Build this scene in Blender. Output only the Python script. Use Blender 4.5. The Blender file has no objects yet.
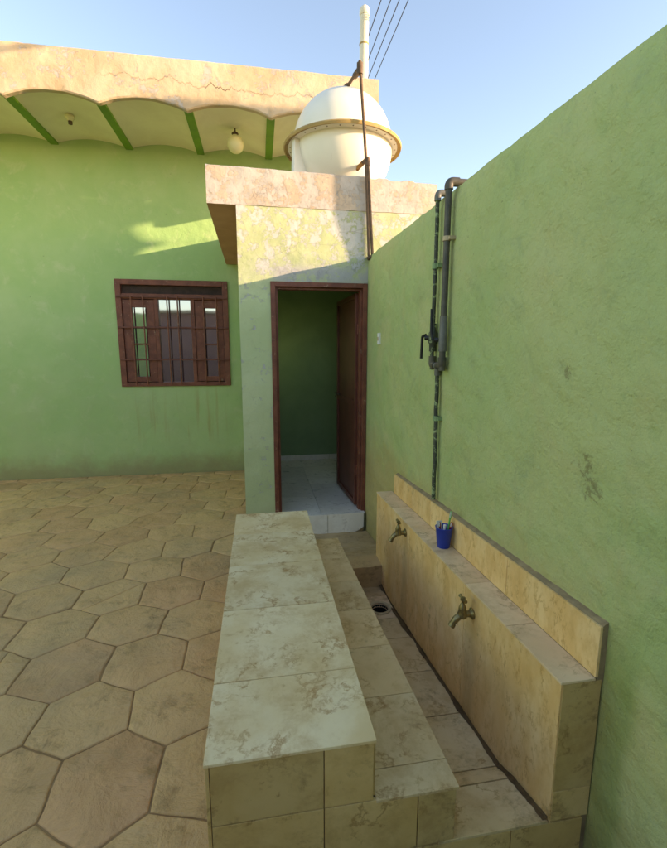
import bpy, bmesh, math, random
from mathutils import Vector, Matrix, noise
random.seed(7)
R = math.radians
S = bpy.context.scene
COL = S.collection

# ------------------------------------------------------------------ materials
class G:
    """small node-graph writer"""
    def __init__(s, name):
        m = bpy.data.materials.new(name); m.use_nodes = True
        s.m = m; s.t = m.node_tree; s.n = s.t.nodes; s.l = s.t.links
        s.b = s.n['Principled BSDF']
        s.geo = s.n.new('ShaderNodeNewGeometry'); s.P = s.geo.outputs['Position']
        s.b.inputs['Specular IOR Level'].default_value = .3
    def link(s, a, b):
        if isinstance(a, bpy.types.NodeSocket): s.l.new(a, b)
        elif isinstance(a, (tuple, list)):
            b.default_value = (*a, 1) if (len(a) == 3 and len(b.default_value) == 4) else a
        else: b.default_value = a
    def obj_coords(s):
        s.P = s.n.new('ShaderNodeTexCoord').outputs['Object']
    def xyz(s, v=None):
        k = s.n.new('ShaderNodeSeparateXYZ'); s.l.new(v or s.P, k.inputs[0]); return k.outputs
    def noise(s, scale, detail=4, rough=.55, dist=0, vec=None, out=0):
        k = s.n.new('ShaderNodeTexNoise'); k.inputs['Scale'].default_value = scale
        k.inputs['Detail'].default_value = detail; k.inputs['Roughness'].default_value = rough
        k.inputs['Distortion'].default_value = dist
        s.l.new(vec or s.P, k.inputs['Vector']); return k.outputs[out]
    def vor(s, scale, feat='DISTANCE_TO_EDGE', vec=None, out=0, rnd=1):
        k = s.n.new('ShaderNodeTexVoronoi'); k.feature = feat; k.inputs['Scale'].default_value = scale
        k.inputs['Randomness'].default_value = rnd
        s.l.new(vec or s.P, k.inputs['Vector']); return k.outputs[out]
    def scale(s, v, vec=None, off=(0, 0, 0)):
        k = s.n.new('ShaderNodeMapping'); k.inputs['Scale'].default_value = v; k.inputs['Location'].default_value = off
        s.l.new(vec or s.P, k.inputs[0]); return k.outputs[0]
    def ramp(s, f, stops):
        k = s.n.new('ShaderNodeValToRGB'); e = k.color_ramp.elements
        while len(e) < len(stops): e.new(.5)
        for el, (p, c) in zip(e, stops):
            el.position = p; el.color = (c, c, c, 1) if isinstance(c, (int, float)) else (*c, 1)
        s.link(f, k.inputs[0]); return k.outputs[0]
    def mix(s, f, a, b, mode='MIX'):
        k = s.n.new('ShaderNodeMix'); k.data_type = 'RGBA'; k.blend_type = mode
        s.link(f, k.inputs[0]); s.link(a, k.inputs[6]); s.link(b, k.inputs[7]); return k.outputs[2]
    def math(s, op, a, b=0., c=None, clamp=False):
        k = s.n.new('ShaderNodeMath'); k.operation = op; k.use_clamp = clamp
        s.link(a, k.inputs[0]); s.link(b, k.inputs[1])
        if c is not None: s.link(c, k.inputs[2])
        return k.outputs[0]
    def rng(s, v, a, b, c=0., d=1.):
        k = s.n.new('ShaderNodeMapRange'); k.interpolation_type = 'SMOOTHSTEP'
        s.link(v, k.inputs[0])
        for i, q in enumerate((a, b, c, d)): k.inputs[i + 1].default_value = q
        return k.outputs[0]
    def box(s, x0, x1, z0, z1, soft=.05, ax=0):
        o = s.xyz(); x = o[ax]; z = o[2]
        v = s.math('MULTIPLY', s.rng(x, x0 - soft, x0 + soft), s.rng(x, x1 - soft, x1 + soft, 1, 0))
        w = s.math('MULTIPLY', s.rng(z, z0 - soft, z0 + soft), s.rng(z, z1 - soft, z1 + soft, 1, 0))
        return s.math('MULTIPLY', v, w)
    def bump(s, h, strength=.3, dist=.01, prev=None):
        k = s.n.new('ShaderNodeBump'); k.inputs['Strength'].default_value = strength
        k.inputs['Distance'].default_value = dist; s.link(h, k.inputs['Height'])
        if prev: s.l.new(prev, k.inputs['Normal'])
        return k.outputs[0]
    def out(s, col, rough=.8, normal=None, metal=None):
        s.link(col, s.b.inputs['Base Color']); s.link(rough, s.b.inputs['Roughness'])
        if normal: s.l.new(normal, s.b.inputs['Normal'])
        if metal is not None: s.b.inputs['Metallic'].default_value = metal
        return s.m

def plaster_bump(g, strong=1.):
    n1 = g.noise(9, 5, .6); n2 = g.noise(70, 4, .7); n3 = g.noise(2.2, 3, .5)
    b = g.bump(n3, .5 * strong, .05); b = g.bump(n1, .4 * strong, .02, b); return g.bump(n2, .5 * strong, .004, b)

def m_window_wall():
    g = G('green_plaster_window_wall')
    c = g.mix(g.rng(g.noise(1.1, 4, .6), .38, .66), (.295, .47, .185), (.37, .51, .23))
    c = g.mix(g.rng(g.noise(4.5, 6, .7, .6), .52, .75), c, (.44, .53, .27))
    z = g.xyz()[2]
    # lower wall is more worn and chalky
    c = g.mix(g.math('MULTIPLY', g.rng(z, 2.3, .9), g.rng(g.noise(2.3, 6, .7), .4, .7, .1, .6)), c, (.34, .44, .21))
    # rust streaks running down below the window sill
    st = g.noise(1, 3, .6, vec=g.scale((13, 1, .9)))
    c = g.mix(g.math('MULTIPLY', g.math('MULTIPLY', g.rng(st, .52, .72), g.box(-1.55, -.45, .45, 1.16, .12)), .5), c, (.36, .27, .10))
    # splashed dirt over the paving
    n = g.noise(3.2, 6, .7)
    d = g.rng(g.math('ADD', z, g.math('MULTIPLY', n, -.5)), .10, -.24)
    c = g.mix(g.math('MULTIPLY', d, .75), c, (.30, .24, .12))
    sp = g.rng(g.noise(26, 3, .6), .71, .76)
    c = g.mix(g.math('MULTIPLY', sp, .55), c, (.16, .17, .07))
    return g.out(c, .75, plaster_bump(g))

def m_side_wall():
    g = G('green_plaster_boundary_wall')
    c = g.mix(g.rng(g.noise(.9, 5, .6, .3), .35, .68), (.34, .455, .185), (.45, .49, .22))
    c = g.mix(g.rng(g.noise(5, 7, .75, .8), .5, .78), c, (.30, .37, .18))
    o = g.xyz(); z = o[2]; y = o[1]
    st = g.noise(1, 4, .6, vec=g.scale((1, 7, .45)))
    c = g.mix(g.math('MULTIPLY', g.rng(st, .5, .75), .38), c, (.42, .38, .17))
    c = g.mix(g.math('MULTIPLY', g.rng(g.noise(2.1, 7, .7, .4, g.scale((1, 1, 1), off=(4, 4, 4))), .46, .68), .55), c, (.50, .47, .23))
    c = g.mix(g.math('MULTIPLY', g.rng(g.noise(14, 8, .8, .2), .52, .68), .35), c, (.23, .32, .12))
    c = g.mix(g.math('MULTIPLY', g.math('MULTIPLY', g.rng(g.math('ABSOLUTE', g.math('SUBTRACT', y, g.math('MULTIPLY_ADD', g.noise(4, 5, .6), .10, .95))), .03, .09, 1, 0), g.rng(z, .62, .85, 1, 0)), .85), c, (.12, .27, .07))
    # worn, brownish band above the splashback
    d = g.rng(g.math('ADD', z, g.math('MULTIPLY', g.noise(2.6, 6, .7), -.7)), .62, .22)
    c = g.mix(g.math('MULTIPLY', g.math('MULTIPLY', d, g.rng(y, .7, 1.3)), .85), c, (.48, .37, .16))
    d2 = g.rng(g.math('ADD', z, g.math('MULTIPLY', g.noise(5, 6, .7), -.55)), .05, -.4)
    c = g.mix(g.math('MULTIPLY', d2, .6), c, (.20, .17, .08))
    # scuffs and dark marks where hands and water reach
    def spot(yy, zz, r):
        dd = g.math('ADD', g.math('POWER', g.math('SUBTRACT', y, yy), 2), g.math('POWER', g.math('SUBTRACT', z, zz), 2))
        return g.rng(g.math('POWER', dd, .5), r * .3, r, 1, 0)
    sm = g.math('MAXIMUM', g.math('MAXIMUM', spot(1.21, 1.25, .10), spot(1.31, 1.53, .05)), g.math('MAXIMUM', spot(1.17, 1.17, .10), g.math('MULTIPLY', spot(1.32, 1.4, .5), .35)))
    sc = g.math('MULTIPLY', g.rng(g.math('MULTIPLY', g.noise(19, 9, .8, .3), g.math('MULTIPLY_ADD', sm, .3, .8)), .56, .61), sm)
    c = g.mix(g.math('MULTIPLY', sc, .6), c, (.20, .16, .07))
    pit = g.rng(g.noise(38, 3, .6), .70, .74)
    c = g.mix(g.math('MULTIPLY', pit, .5), c, (.12, .15, .07))
    lt = g.rng(g.noise(30, 5, .7, .6), .69, .73)
    c = g.mix(g.math('MULTIPLY', lt, .4), c, (.50, .50, .34))
    return g.out(c, .8, plaster_bump(g, 2.5))

def m_door_wall():
    g = G('flaking_green_plaster')
    base = g.mix(g.rng(g.noise(2, 5, .6), .35, .7), (.47, .54, .29), (.55, .60, .35))
    z = g.xyz()[2]
    yel = g.mix(g.rng(g.noise(5, 6, .7, .5), .4, .65), (.38, .42, .23), (.45, .47, .30))
    c = g.mix(g.rng(g.math('ADD', z, g.math('MULTIPLY', g.noise(2.5, 4, .6), .25)), 2.12, 2.42), base, yel)
    # flaked paint: pale plaster showing, mostly higher up
    fl = g.math('ADD', g.noise(6.5, 12, .80, .15), g.math('MULTIPLY', g.rng(z, 1.9, 2.7), .085))
    fm = g.rng(fl, .575, .60)
    c = g.mix(fm, c, g.mix(g.noise(25, 4), (.42, .41, .37), (.54, .53, .49)))
    # bare grey render along the door lintel
    lint = g.math('MULTIPLY', g.box(.14, 1.0, 2.17, 2.30, .05), g.rng(g.noise(9, 6, .75), .40, .52))
    c = g.mix(g.math('MULTIPLY', lint, .85), c, (.40, .38, .38))
    cr = g.rng(g.vor(3.4, vec=g.mixvec(.35) if False else None), .0, .012, 1, 0)
    c = g.mix(g.math('MULTIPLY', g.math('MULTIPLY', cr, g.rng(z, 2.2, 2.5)), .35), c, (.22, .18, .12))
    sp = g.rng(g.noise(30, 3), .70, .75)
    c = g.mix(g.math('MULTIPLY', sp, .4), c, (.20, .17, .12))
    d = g.rng(g.math('ADD', z, g.math('MULTIPLY', g.noise(4, 6, .7), -.4)), .1, -.3)
    c = g.mix(g.math('MULTIPLY', d, .6), c, (.33, .26, .15))
    b = plaster_bump(g, 1.1); b = g.bump(fm, .6, -.004, b)
    return g.out(c, .85, b)

def m_peach(name, a, b_, grey, crk):
    g = G(name)
    c = g.mix(g.rng(g.noise(2.2, 5, .6), .35, .68), a, b_)
    fl = g.noise(5.2, 12, .80, .15)
    fm = g.rng(fl, grey, grey + .03)
    c = g.mix(g.math('MULTIPLY', fm, .8), c, g.mix(g.noise(14, 5), (.36, .33, .30), (.54, .50, .46)))
    dm = g.rng(g.noise(3.1, 8, .75, .4, vec=g.scale((.7, 1, 1.8), off=(3, 1, 5))), .60, .70)
    c = g.mix(g.math('MULTIPLY', dm, .6), c, (.34, .25, .14))
    if not crk:
        dk = g.math('MULTIPLY', g.rng(g.noise(4, 7, .75), .46, .62), g.box(-.1, .95, 2.72, 2.98, .12))
        ck = g.rng(g.vor(16, vec=g.warp(.12)), 0, .03, 1, .25)
        c = g.mix(g.math('MULTIPLY', g.math('MULTIPLY', dk, ck), .75), c, (.20, .17, .15))
    o = g.xyz(); wz = g.math('MULTIPLY_ADD', g.noise(3.1, 8, .68, 0, g.scale((1, 0, 0))), .42, 3.93)
    wz = g.math('ADD', wz, g.math('MULTIPLY', o[0], -.03))
    cr = g.math('MULTIPLY', g.math('MULTIPLY', g.rng(g.math('ABSOLUTE', g.math('SUBTRACT', o[2], wz)), .001, .007, 1, 0), g.rng(o[0], -1.5, -1.2)), crk)
    c = g.mix(g.math('MULTIPLY', g.math('MULTIPLY', cr, g.rng(g.noise(1.3, 2, vec=g.scale((1, 1, 1), off=(9, 9, 9))), .54, .60)), .9), c, (.16, .11, .07))
    b = plaster_bump(g, 1.2); b = g.bump(fm, .6, -.005, b); b = g.bump(cr, .8, -.01, b)
    return g.out(c, .88, b)

def _warp(s, amt):
    k = s.n.new('ShaderNodeTexNoise'); k.inputs['Scale'].default_value = 2.5; k.inputs['Detail'].default_value = 6
    s.l.new(s.P, k.inputs['Vector'])
    a = s.n.new('ShaderNodeVectorMath'); a.operation = 'SCALE'; s.l.new(k.outputs[1], a.inputs[0]); a.inputs['Scale'].default_value = amt
    b = s.n.new('ShaderNodeVectorMath'); b.operation = 'ADD'; s.l.new(s.P, b.inputs[0]); s.l.new(a.outputs[0], b.inputs[1])
    return b.outputs[0]
G.warp = _warp
G.mixvec = lambda s, a: s.P

def m_tile(name, base, cloud, vein, veinamt=.6, dirt=0., rough=.32, dirtcol=(.20, .11, .04), stretch=(1, 1, 1), sc=1.0):
    g = G(name)
    at = g.n.new('ShaderNodeAttribute'); at.attribute_name = 'rnd'
    off = g.n.new('ShaderNodeVectorMath'); off.operation = 'MULTIPLY_ADD'
    g.l.new(at.outputs['Vector'], off.inputs[0]); off.inputs[1].default_value = (9, 9, 9); g.l.new(g.scale(stretch), off.inputs[2])
    V = off.outputs[0]
    c = g.mix(g.rng(g.noise(3.0 * sc, 6, .62, .2, V), .36, .66), base, cloud)
    c = g.mix(g.math('MULTIPLY', g.rng(g.noise(6.5 * sc, 10, .74, .2, V), .44, .66), veinamt), c, tuple(.62 * a + .38 * b for a, b in zip(base, vein)))
    def veins(k, w, lo, hi, off):
        n_ = g.noise(k * sc, 11, .66, .15, g.scale((1, 1, 1), V, off))
        m_ = g.math('SUBTRACT', 1, g.math('ABSOLUTE', g.math('MULTIPLY', g.math('SUBTRACT', n_, .5), w)), clamp=True)
        return g.math('MULTIPLY', m_, g.rng(g.noise(6 * sc, 5, .65, .2, g.scale((1, 1, 1), V, off)), lo, hi))
    c = g.mix(g.math('MULTIPLY', veins(4.2, 42, .48, .60, (0, 0, 0)), veinamt), c, vein)
    c = g.mix(g.math('MULTIPLY', veins(9, 26, .52, .62, (3, 7, 1)), veinamt * .7), c, vein)
    v2 = g.math('MULTIPLY', g.rng(g.noise(34 * sc, 8, .8, .3, V), .58, .64), g.rng(g.noise(5 * sc, 4, .6, 0, V), .45, .65))
    c = g.mix(g.math('MULTIPLY', v2, veinamt * .6), c, vein)
    if name.startswith('honey'):     # drip marks under the two taps
        for yy in (1.59, 2.41):
            o_ = g.xyz(); w_ = g.rng(g.math('ABSOLUTE', g.math('SUBTRACT', o_[1], g.math('MULTIPLY_ADD', g.noise(3, 4, .6), .08, yy - .04))), .015, .07, 1, 0)
            c = g.mix(g.math('MULTIPLY', g.math('MULTIPLY', w_, g.rng(o_[2], .42, .5, 1, 0)), .35), c, (.40, .27, .13))
    if dirt:
        dn = g.rng(g.noise(4.6, 11, .74, .2), .62 - .2 * dirt, .74 - .14 * dirt)
        c = g.mix(g.math('MULTIPLY', dn, .7), c, dirtcol)
        d2 = g.rng(g.noise(11, 8, .8, .8), .58, .66)
        c = g.mix(g.math('MULTIPLY', d2, .4 * dirt), c, (.12, .08, .04))
    # per-tile tone
    tv = g.rng(g.xyz(at.outputs['Vector'])[0], 0, 1, .90, 1.06)
    cc = g.n.new('ShaderNodeVectorMath'); cc.operation = 'SCALE'; g.l.new(c, cc.inputs[0]); g.l.new(tv, cc.inputs['Scale'])
    r = g.rng(g.noise(8, 6, .7), .3, .7, rough, rough + .3)
    b = g.bump(g.noise(30, 6, .7), .12, .003)
    return g.out(cc.outputs[0], r, b)

def m_simple(name, col, col2=None, rough=.6, metal=0., sc=12, bump=.2, spots=None, objc=False):
    g = G(name)
    if objc: g.obj_coords()
    c = g.mix(g.rng(g.noise(sc, 6, .65, .4), .35, .65), col, col2 or tuple(x * .75 for x in col))
    if spots: c = g.mix(g.rng(g.noise(sc * 2.3, 7, .75, .6), spots[1], spots[1] + .06), c, spots[0])
    return g.out(c, rough, g.bump(g.noise(sc * 5, 4, .6), bump, .003), metal)

def m_paving():
    g = G('stamped_stone_paving')
    at = g.n.new('ShaderNodeAttribute'); at.attribute_name = 'rnd'
    off = g.n.new('ShaderNodeVectorMath'); off.operation = 'MULTIPLY_ADD'
    g.l.new(at.outputs['Vector'], off.inputs[0]); off.inputs[1].default_value = (7, 7, 7); g.l.new(g.P, off.inputs[2])
    V = off.outputs[0]
    t = g.xyz(at.outputs['Vector'])
    c = g.mix(g.rng(g.noise(2.5, 6, .65, .5, V), .35, .68), (.76, .415, .205), (.61, .325, .15))
    c = g.mix(g.math('MULTIPLY', g.rng(t[0], 0, 1), .8), c, (.74, .45, .21))
    c = g.mix(g.rng(g.noise(8, 9, .72, .3, V), .50, .72), c, (.44, .255, .11))
    c = g.mix(g.math('MULTIPLY', g.rng(g.noise(1.1, 5, .6), .45, .7), .55), c, (.42, .30, .17))
    sp = g.rng(g.noise(45, 4, .7), .70, .75)
    c = g.mix(g.math('MULTIPLY', sp, .5), c, (.20, .12, .06))
    cl = g.math('ADD', g.noise(5.5, 9, .66, .35, V), g.math('MULTIPLY', g.noise(2.2, 3, .5, 0, V), .8))
    b = g.bump(cl, .8, .05); b = g.bump(g.noise(60, 4, .7), .4, .003, b)
    return g.out(c, g.rng(g.noise(6, 5, .6), .3, .7, .5, .8), b)

M = dict(
    window_wall=m_window_wall(), side_wall=m_side_wall(), door_wall=m_door_wall(),
    peach=m_peach('peach_fascia_paint', (.50, .36, .23), (.57, .45, .32), .55, 1),
    pink=m_peach('faded_pink_slab_paint', (.46, .34, .25), (.52, .43, .34), .46, 0),
    under=m_simple('bounce_tinted_pink_paint', (.66, .35, .22), (.58, .30, .18), .85, sc=3),  # slab pink made browner, bounce light on the underside put into the colour
    soffit=m_simple('cream_soffit_paint', (.82, .76, .54), (.76, .69, .48), .75, sc=2.5, bump=.4),
    beam=m_simple('green_beam_paint', (.14, .32, .05), (.11, .26, .05), .6, sc=4),
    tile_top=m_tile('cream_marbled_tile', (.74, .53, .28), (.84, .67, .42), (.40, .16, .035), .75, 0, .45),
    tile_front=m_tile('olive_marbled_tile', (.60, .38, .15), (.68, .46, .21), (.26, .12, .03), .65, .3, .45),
    tile_step=m_tile('grey_cream_marbled_tile', (.72, .49, .26), (.78, .58, .34), (.38, .18, .05), .75, .15, .38),
    tile_block=m_tile('honey_streaked_tile', (.82, .48, .20), (.88, .58, .29), (.46, .20, .04), .65, .15, .38, stretch=(1, 1.7, .8), sc=1.5),
    tile_ledge=m_tile('pale_ledge_tile', (.76, .51, .30), (.82, .60, .38), (.34, .21, .10), .7, .2, .36),
    tile_channel=m_tile('stained_channel_tile', (.72, .51, .27), (.80, .61, .36), (.38, .19, .05), .7, .5, .30),
    tile_room=m_tile('white_marbled_floor_tile', (.76, .70, .62), (.82, .77, .70), (.45, .36, .30), .5, 0, .22),
    tile_landing=m_tile('muddy_landing_tile', (.60, .40, .22), (.52, .34, .17), (.26, .14, .05), .6, .45, .35),
    grout=m_simple('brown_grout', (.34, .24, .13), (.24, .16, .085), .9, sc=14),
    mortar=m_simple('grey_mortar', (.36, .25, .14), (.26, .18, .10), .95, sc=20, bump=.8),
    paving=m_paving(),
    dirt=m_simple('packed_dirt', (.26, .14, .06), (.38, .22, .10), .95, sc=9, bump=.8),
    sand=m_simple('sandy_ground', (.46, .35, .22), (.38, .28, .17), .95, sc=2, bump=.5),
    brown=m_simple('brown_enamel_paint', (.19, .055, .035), (.14, .04, .026), .42, sc=6, spots=((.30, .16, .10), .64)),
    brown_lite=m_simple('worn_brown_paint', (.25, .075, .045), (.17, .048, .03), .5, sc=9, spots=((.34, .20, .13), .60)),
    darkmesh=m_simple('rusty_wire_mesh', (.11, .06, .045), (.07, .04, .03), .7),
    inner=m_simple('deep_green_room_paint', (.21, .34, .18), (.18, .30, .155), .7, sc=2, bump=.4),
    tank=m_simple('cream_fibreglass', (.80, .76, .66), (.76, .72, .60), .38, sc=2.2, bump=.06, spots=((.60, .53, .40), .66)),
    flange=m_simple('yellowed_tank_flange', (.44, .29, .11), (.36, .23, .09), .6, sc=5, spots=((.20, .12, .06), .56)),
    pvc=m_simple('cream_plastic_pipe', (.72, .66, .50), (.66, .60, .44), .45, sc=3, spots=((.42, .34, .20), .66)),
    rust=m_simple('rusty_iron', (.17, .10, .06), (.10, .065, .045), .7, .3, sc=18, bump=.5),
    rust2=m_simple('orange_rust', (.42, .17, .04), (.28, .10, .03), .8, sc=30, bump=.5),
    blackpipe=m_simple('dark_grey_pipe', (.065, .058, .045), (.11, .095, .07), .5, sc=10),
    greypipe=m_simple('grey_fitting', (.16, .155, .135), (.11, .105, .09), .5, sc=14),
    spotty=m_simple('green_splashed_dark_pipe', (.04, .045, .03), (.07, .075, .05), .6, sc=9, spots=((.26, .35, .18), .53)),
    spotgreen=m_simple('green_overpainted_clip', (.22, .34, .17), (.15, .25, .12), .7, sc=25),
    clip=m_simple('tan_pipe_clip', (.55, .42, .26), (.45, .33, .20), .6, sc=25),
    black=m_simple('black_plastic', (.015, .015, .015), (.02, .02, .02), .4),
    brass=m_simple('weathered_brass', (.30, .23, .11), (.20, .15, .075), .38, .75, sc=40, bump=.3, spots=((.36, .34, .28), .62), objc=True),
    blue=m_simple('blue_plastic', (.008, .055, .42), (.008, .045, .36), .3, sc=5, bump=.02),
    white=m_simple('white_plastic', (.75, .75, .72), (.70, .70, .66), .4),
    red=m_simple('red_plastic', (.50, .04, .03), (.40, .03, .03), .35),
    toothgreen=m_simple('green_plastic', (.05, .48, .12), (.04, .40, .10), .3),
    globe=m_simple('yellowed_globe_glass', (.74, .68, .40), (.70, .62, .34), .25, sc=5, bump=.05),
    cable=m_simple('dark_cable', (.05, .05, .055), None, .6),
    grime=m_simple('dark_brown_grime', (.10, .055, .025), (.16, .09, .04), .7, sc=20, bump=.6),
    pit=m_simple('black_drain_pit', (.01, .008, .006), None, .9),
    mauve=m_simple('mauve_brown_plaster', (.30, .17, .15), (.26, .15, .14), .85, sc=2),
    roughconc=m_simple('rough_concrete', (.42, .34, .25), (.33, .26, .18), .95, sc=7, bump=1),
)
g = G('dark_reflective_glass')
g.b.inputs['Specular IOR Level'].default_value = 1.0; g.b.inputs['IOR'].default_value = 2.6
g.b.inputs['Coat Weight'].default_value = 1.0; g.b.inputs['Coat IOR'].default_value = 1.9; g.b.inputs['Coat Roughness'].default_value = .01
M['glass'] = g.out((.035, .025, .04), .04, g.bump(g.noise(3, 2), .04, .01))

# ------------------------------------------------------------------ object helpers
def link(o, parent=None, local=False):
    COL.objects.link(o)
    if parent:
        o.parent = parent
        if not local:
            def wm(p): return (wm(p.parent) if p.parent else Matrix()) @ p.matrix_parent_inverse @ Matrix.Translation(p.location)
            o.matrix_parent_inverse = wm(parent).inverted()
    return o
def obj(name, bm, mat, parent=None, local=False, smooth=False, bevel=0, label=None):
    me = bpy.data.meshes.new(name); bmesh.ops.recalc_face_normals(bm, faces=bm.faces); bm.to_mesh(me); bm.free()
    for m in (mat if isinstance(mat, (list, tuple)) else [mat]): me.materials.append(m)
    if smooth:
        for p in me.polygons: p.use_smooth = True
    o = bpy.data.objects.new(name, me); link(o, parent, local)
    if smooth == 'auto':
        me.set_sharp_from_angle(angle=R(40))
    if bevel:
        b = o.modifiers.new('edge', 'BEVEL'); b.width = bevel; b.segments = 2; b.limit_method = 'ANGLE'
    if label: o['label'] = label
    return o
def thing(name, label, cat, loc=(0, 0, 0), group=None):
    o = bpy.data.objects.new(name, None); COL.objects.link(o); o.location = loc; o.empty_display_size = .1
    o['label'] = label; o['category'] = cat
    if group: o['group'] = group
    return o
def tag(o, label, cat, group=None):
    o['label'] = label; o['category'] = cat
    if group: o['group'] = group
    return o
def struct(o): o['kind'] = 'structure'; return o
def B(): return bmesh.new()
def hexa(bm, pts, mi=0, rnd=None):
    """8 points: bottom 4 (ccw) then top 4"""
    v = [bm.verts.new(p) for p in pts]
    fs = [bm.faces.new([v[i] for i in q]) for q in ((3, 2, 1, 0), (4, 5, 6, 7), (0, 1, 5, 4), (1, 2, 6, 5), (2, 3, 7, 6), (3, 0, 4, 7))]
    for f in fs: f.material_index = mi
    if rnd is not None:
        L = bm.loops.layers.float_color.get('rnd') or bm.loops.layers.float_color.new('rnd')
        for f in fs:
            for l in f.loops: l[L] = (*rnd, 1)
    return v
def box(bm, x0, x1, y0, y1, z0, z1, mi=0, rnd=None):
    return hexa(bm, [(x0, y0, z0), (x1, y0, z0), (x1, y1, z0), (x0, y1, z0), (x0, y0, z1), (x1, y0, z1), (x1, y1, z1), (x0, y1, z1)], mi, rnd)
def R3(): return (random.random(), random.random(), random.random())
def frame_from(d):
    d = d.normalized(); a = Vector((0, 0, 1)) if abs(d.z) < .95 else Vector((1, 0, 0))
    u = d.cross(a).normalized(); return u, d.cross(u).normalized()
def tube(bm, pts, r, n=12, mi=0, cap=True):
    pts = [Vector(p) for p in pts]; rs = r if isinstance(r, (list, tuple)) else [r] * len(pts)
    rings = []; u = None
    for i, p in enumerate(pts):
        d = (pts[min(i + 1, len(pts) - 1)] - pts[max(i - 1, 0)])
        if u is None: u, w = frame_from(d)
        else:
            d.normalize(); u = (u - d * u.dot(d)).normalized(); w = d.cross(u)
        rings.append([bm.verts.new(p + (u * math.cos(t) + w * math.sin(t)) * rs[i]) for t in [2 * math.pi * k / n for k in range(n)]])
    for a, b in zip(rings, rings[1:]):
        for k in range(n):
            f = bm.faces.new((a[k], a[(k + 1) % n], b[(k + 1) % n], b[k])); f.material_index = mi
    if cap:
        for q in (rings[0][::-1], rings[-1]): bm.faces.new(q).material_index = mi
def bend(pts, rad, seg=5):
    """round the corners of a polyline"""
    pts = [Vector(p) for p in pts]; out = [pts[0]]
    for a, b, c in zip(pts, pts[1:], pts[2:]):
        u = (a - b).normalized(); w = (c - b).normalized()
        p0 = b + u * rad; p1 = b + w * rad
        for k in range(seg + 1):
            t = k / seg; out.append(p0 * (1 - t) ** 2 + b * 2 * t * (1 - t) + p1 * t * t)
    out.append(pts[-1]); return out
def lathe(bm, prof, c=(0, 0, 0), n=32, mi=0, ax=None):
    """prof: (radius, height) pairs about z (or about axis ax) at c"""
    c = Vector(c); ax = Vector(ax or (0, 0, 1)).normalized(); u, w = frame_from(ax)
    rings = []
    for r, h in prof:
        if r < 1e-6: rings.append([bm.verts.new(c + ax * h)])
        else: rings.append([bm.verts.new(c + ax * h + (u * math.cos(t) + w * math.sin(t)) * r) for t in [2 * math.pi * k / n for k in range(n)]])
    for a, b in zip(rings, rings[1:]):
        for k in range(n):
            q = [a[k % len(a)], a[(k + 1) % len(a)], b[(k + 1) % len(b)], b[k % len(b)]]
            q = [v for i, v in enumerate(q) if v not in q[:i]]
            if len(q) > 2: bm.faces.new(q).material_index = mi
def lumpy(v, amp, sc=1.3): return amp * (noise.noise(Vector(v) * sc) + .4 * noise.noise(Vector(v) * sc * 3.1))

# ------------------------------------------------------------------ measured layout
def WX(y): return 1.01 - .0214 * (y - 1.05)          # boundary wall face leans in slightly along its length
YD, YW = 3.87, 6.0
TW, TD = 2.405, 0

# ------------------------------------------------------------------ ground
bm = B(); vs = [bm.verts.new(p) for p in ((-400, -400, -.29), (400, -400, -.29), (400, 400, -.29), (-400, 400, -.29))]; bm.faces.new(vs)
struct(obj('ground', bm, M['sand']))
bm = B()
nx, ny = 60, 80
gv = [[bm.verts.new((-7.5 + 7.335 * i / nx, -5 + 11 * j / ny, -.0065 + lumpy((i, j, 0), .003, .9))) for i in range(nx + 1)] for j in range(ny + 1)]
for j in range(ny):
    for i in range(nx): bm.faces.new((gv[j][i], gv[j][i + 1], gv[j + 1][i + 1], gv[j + 1][i]))
struct(obj('courtyard_floor', bm, M['dirt'], smooth=True))

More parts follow.
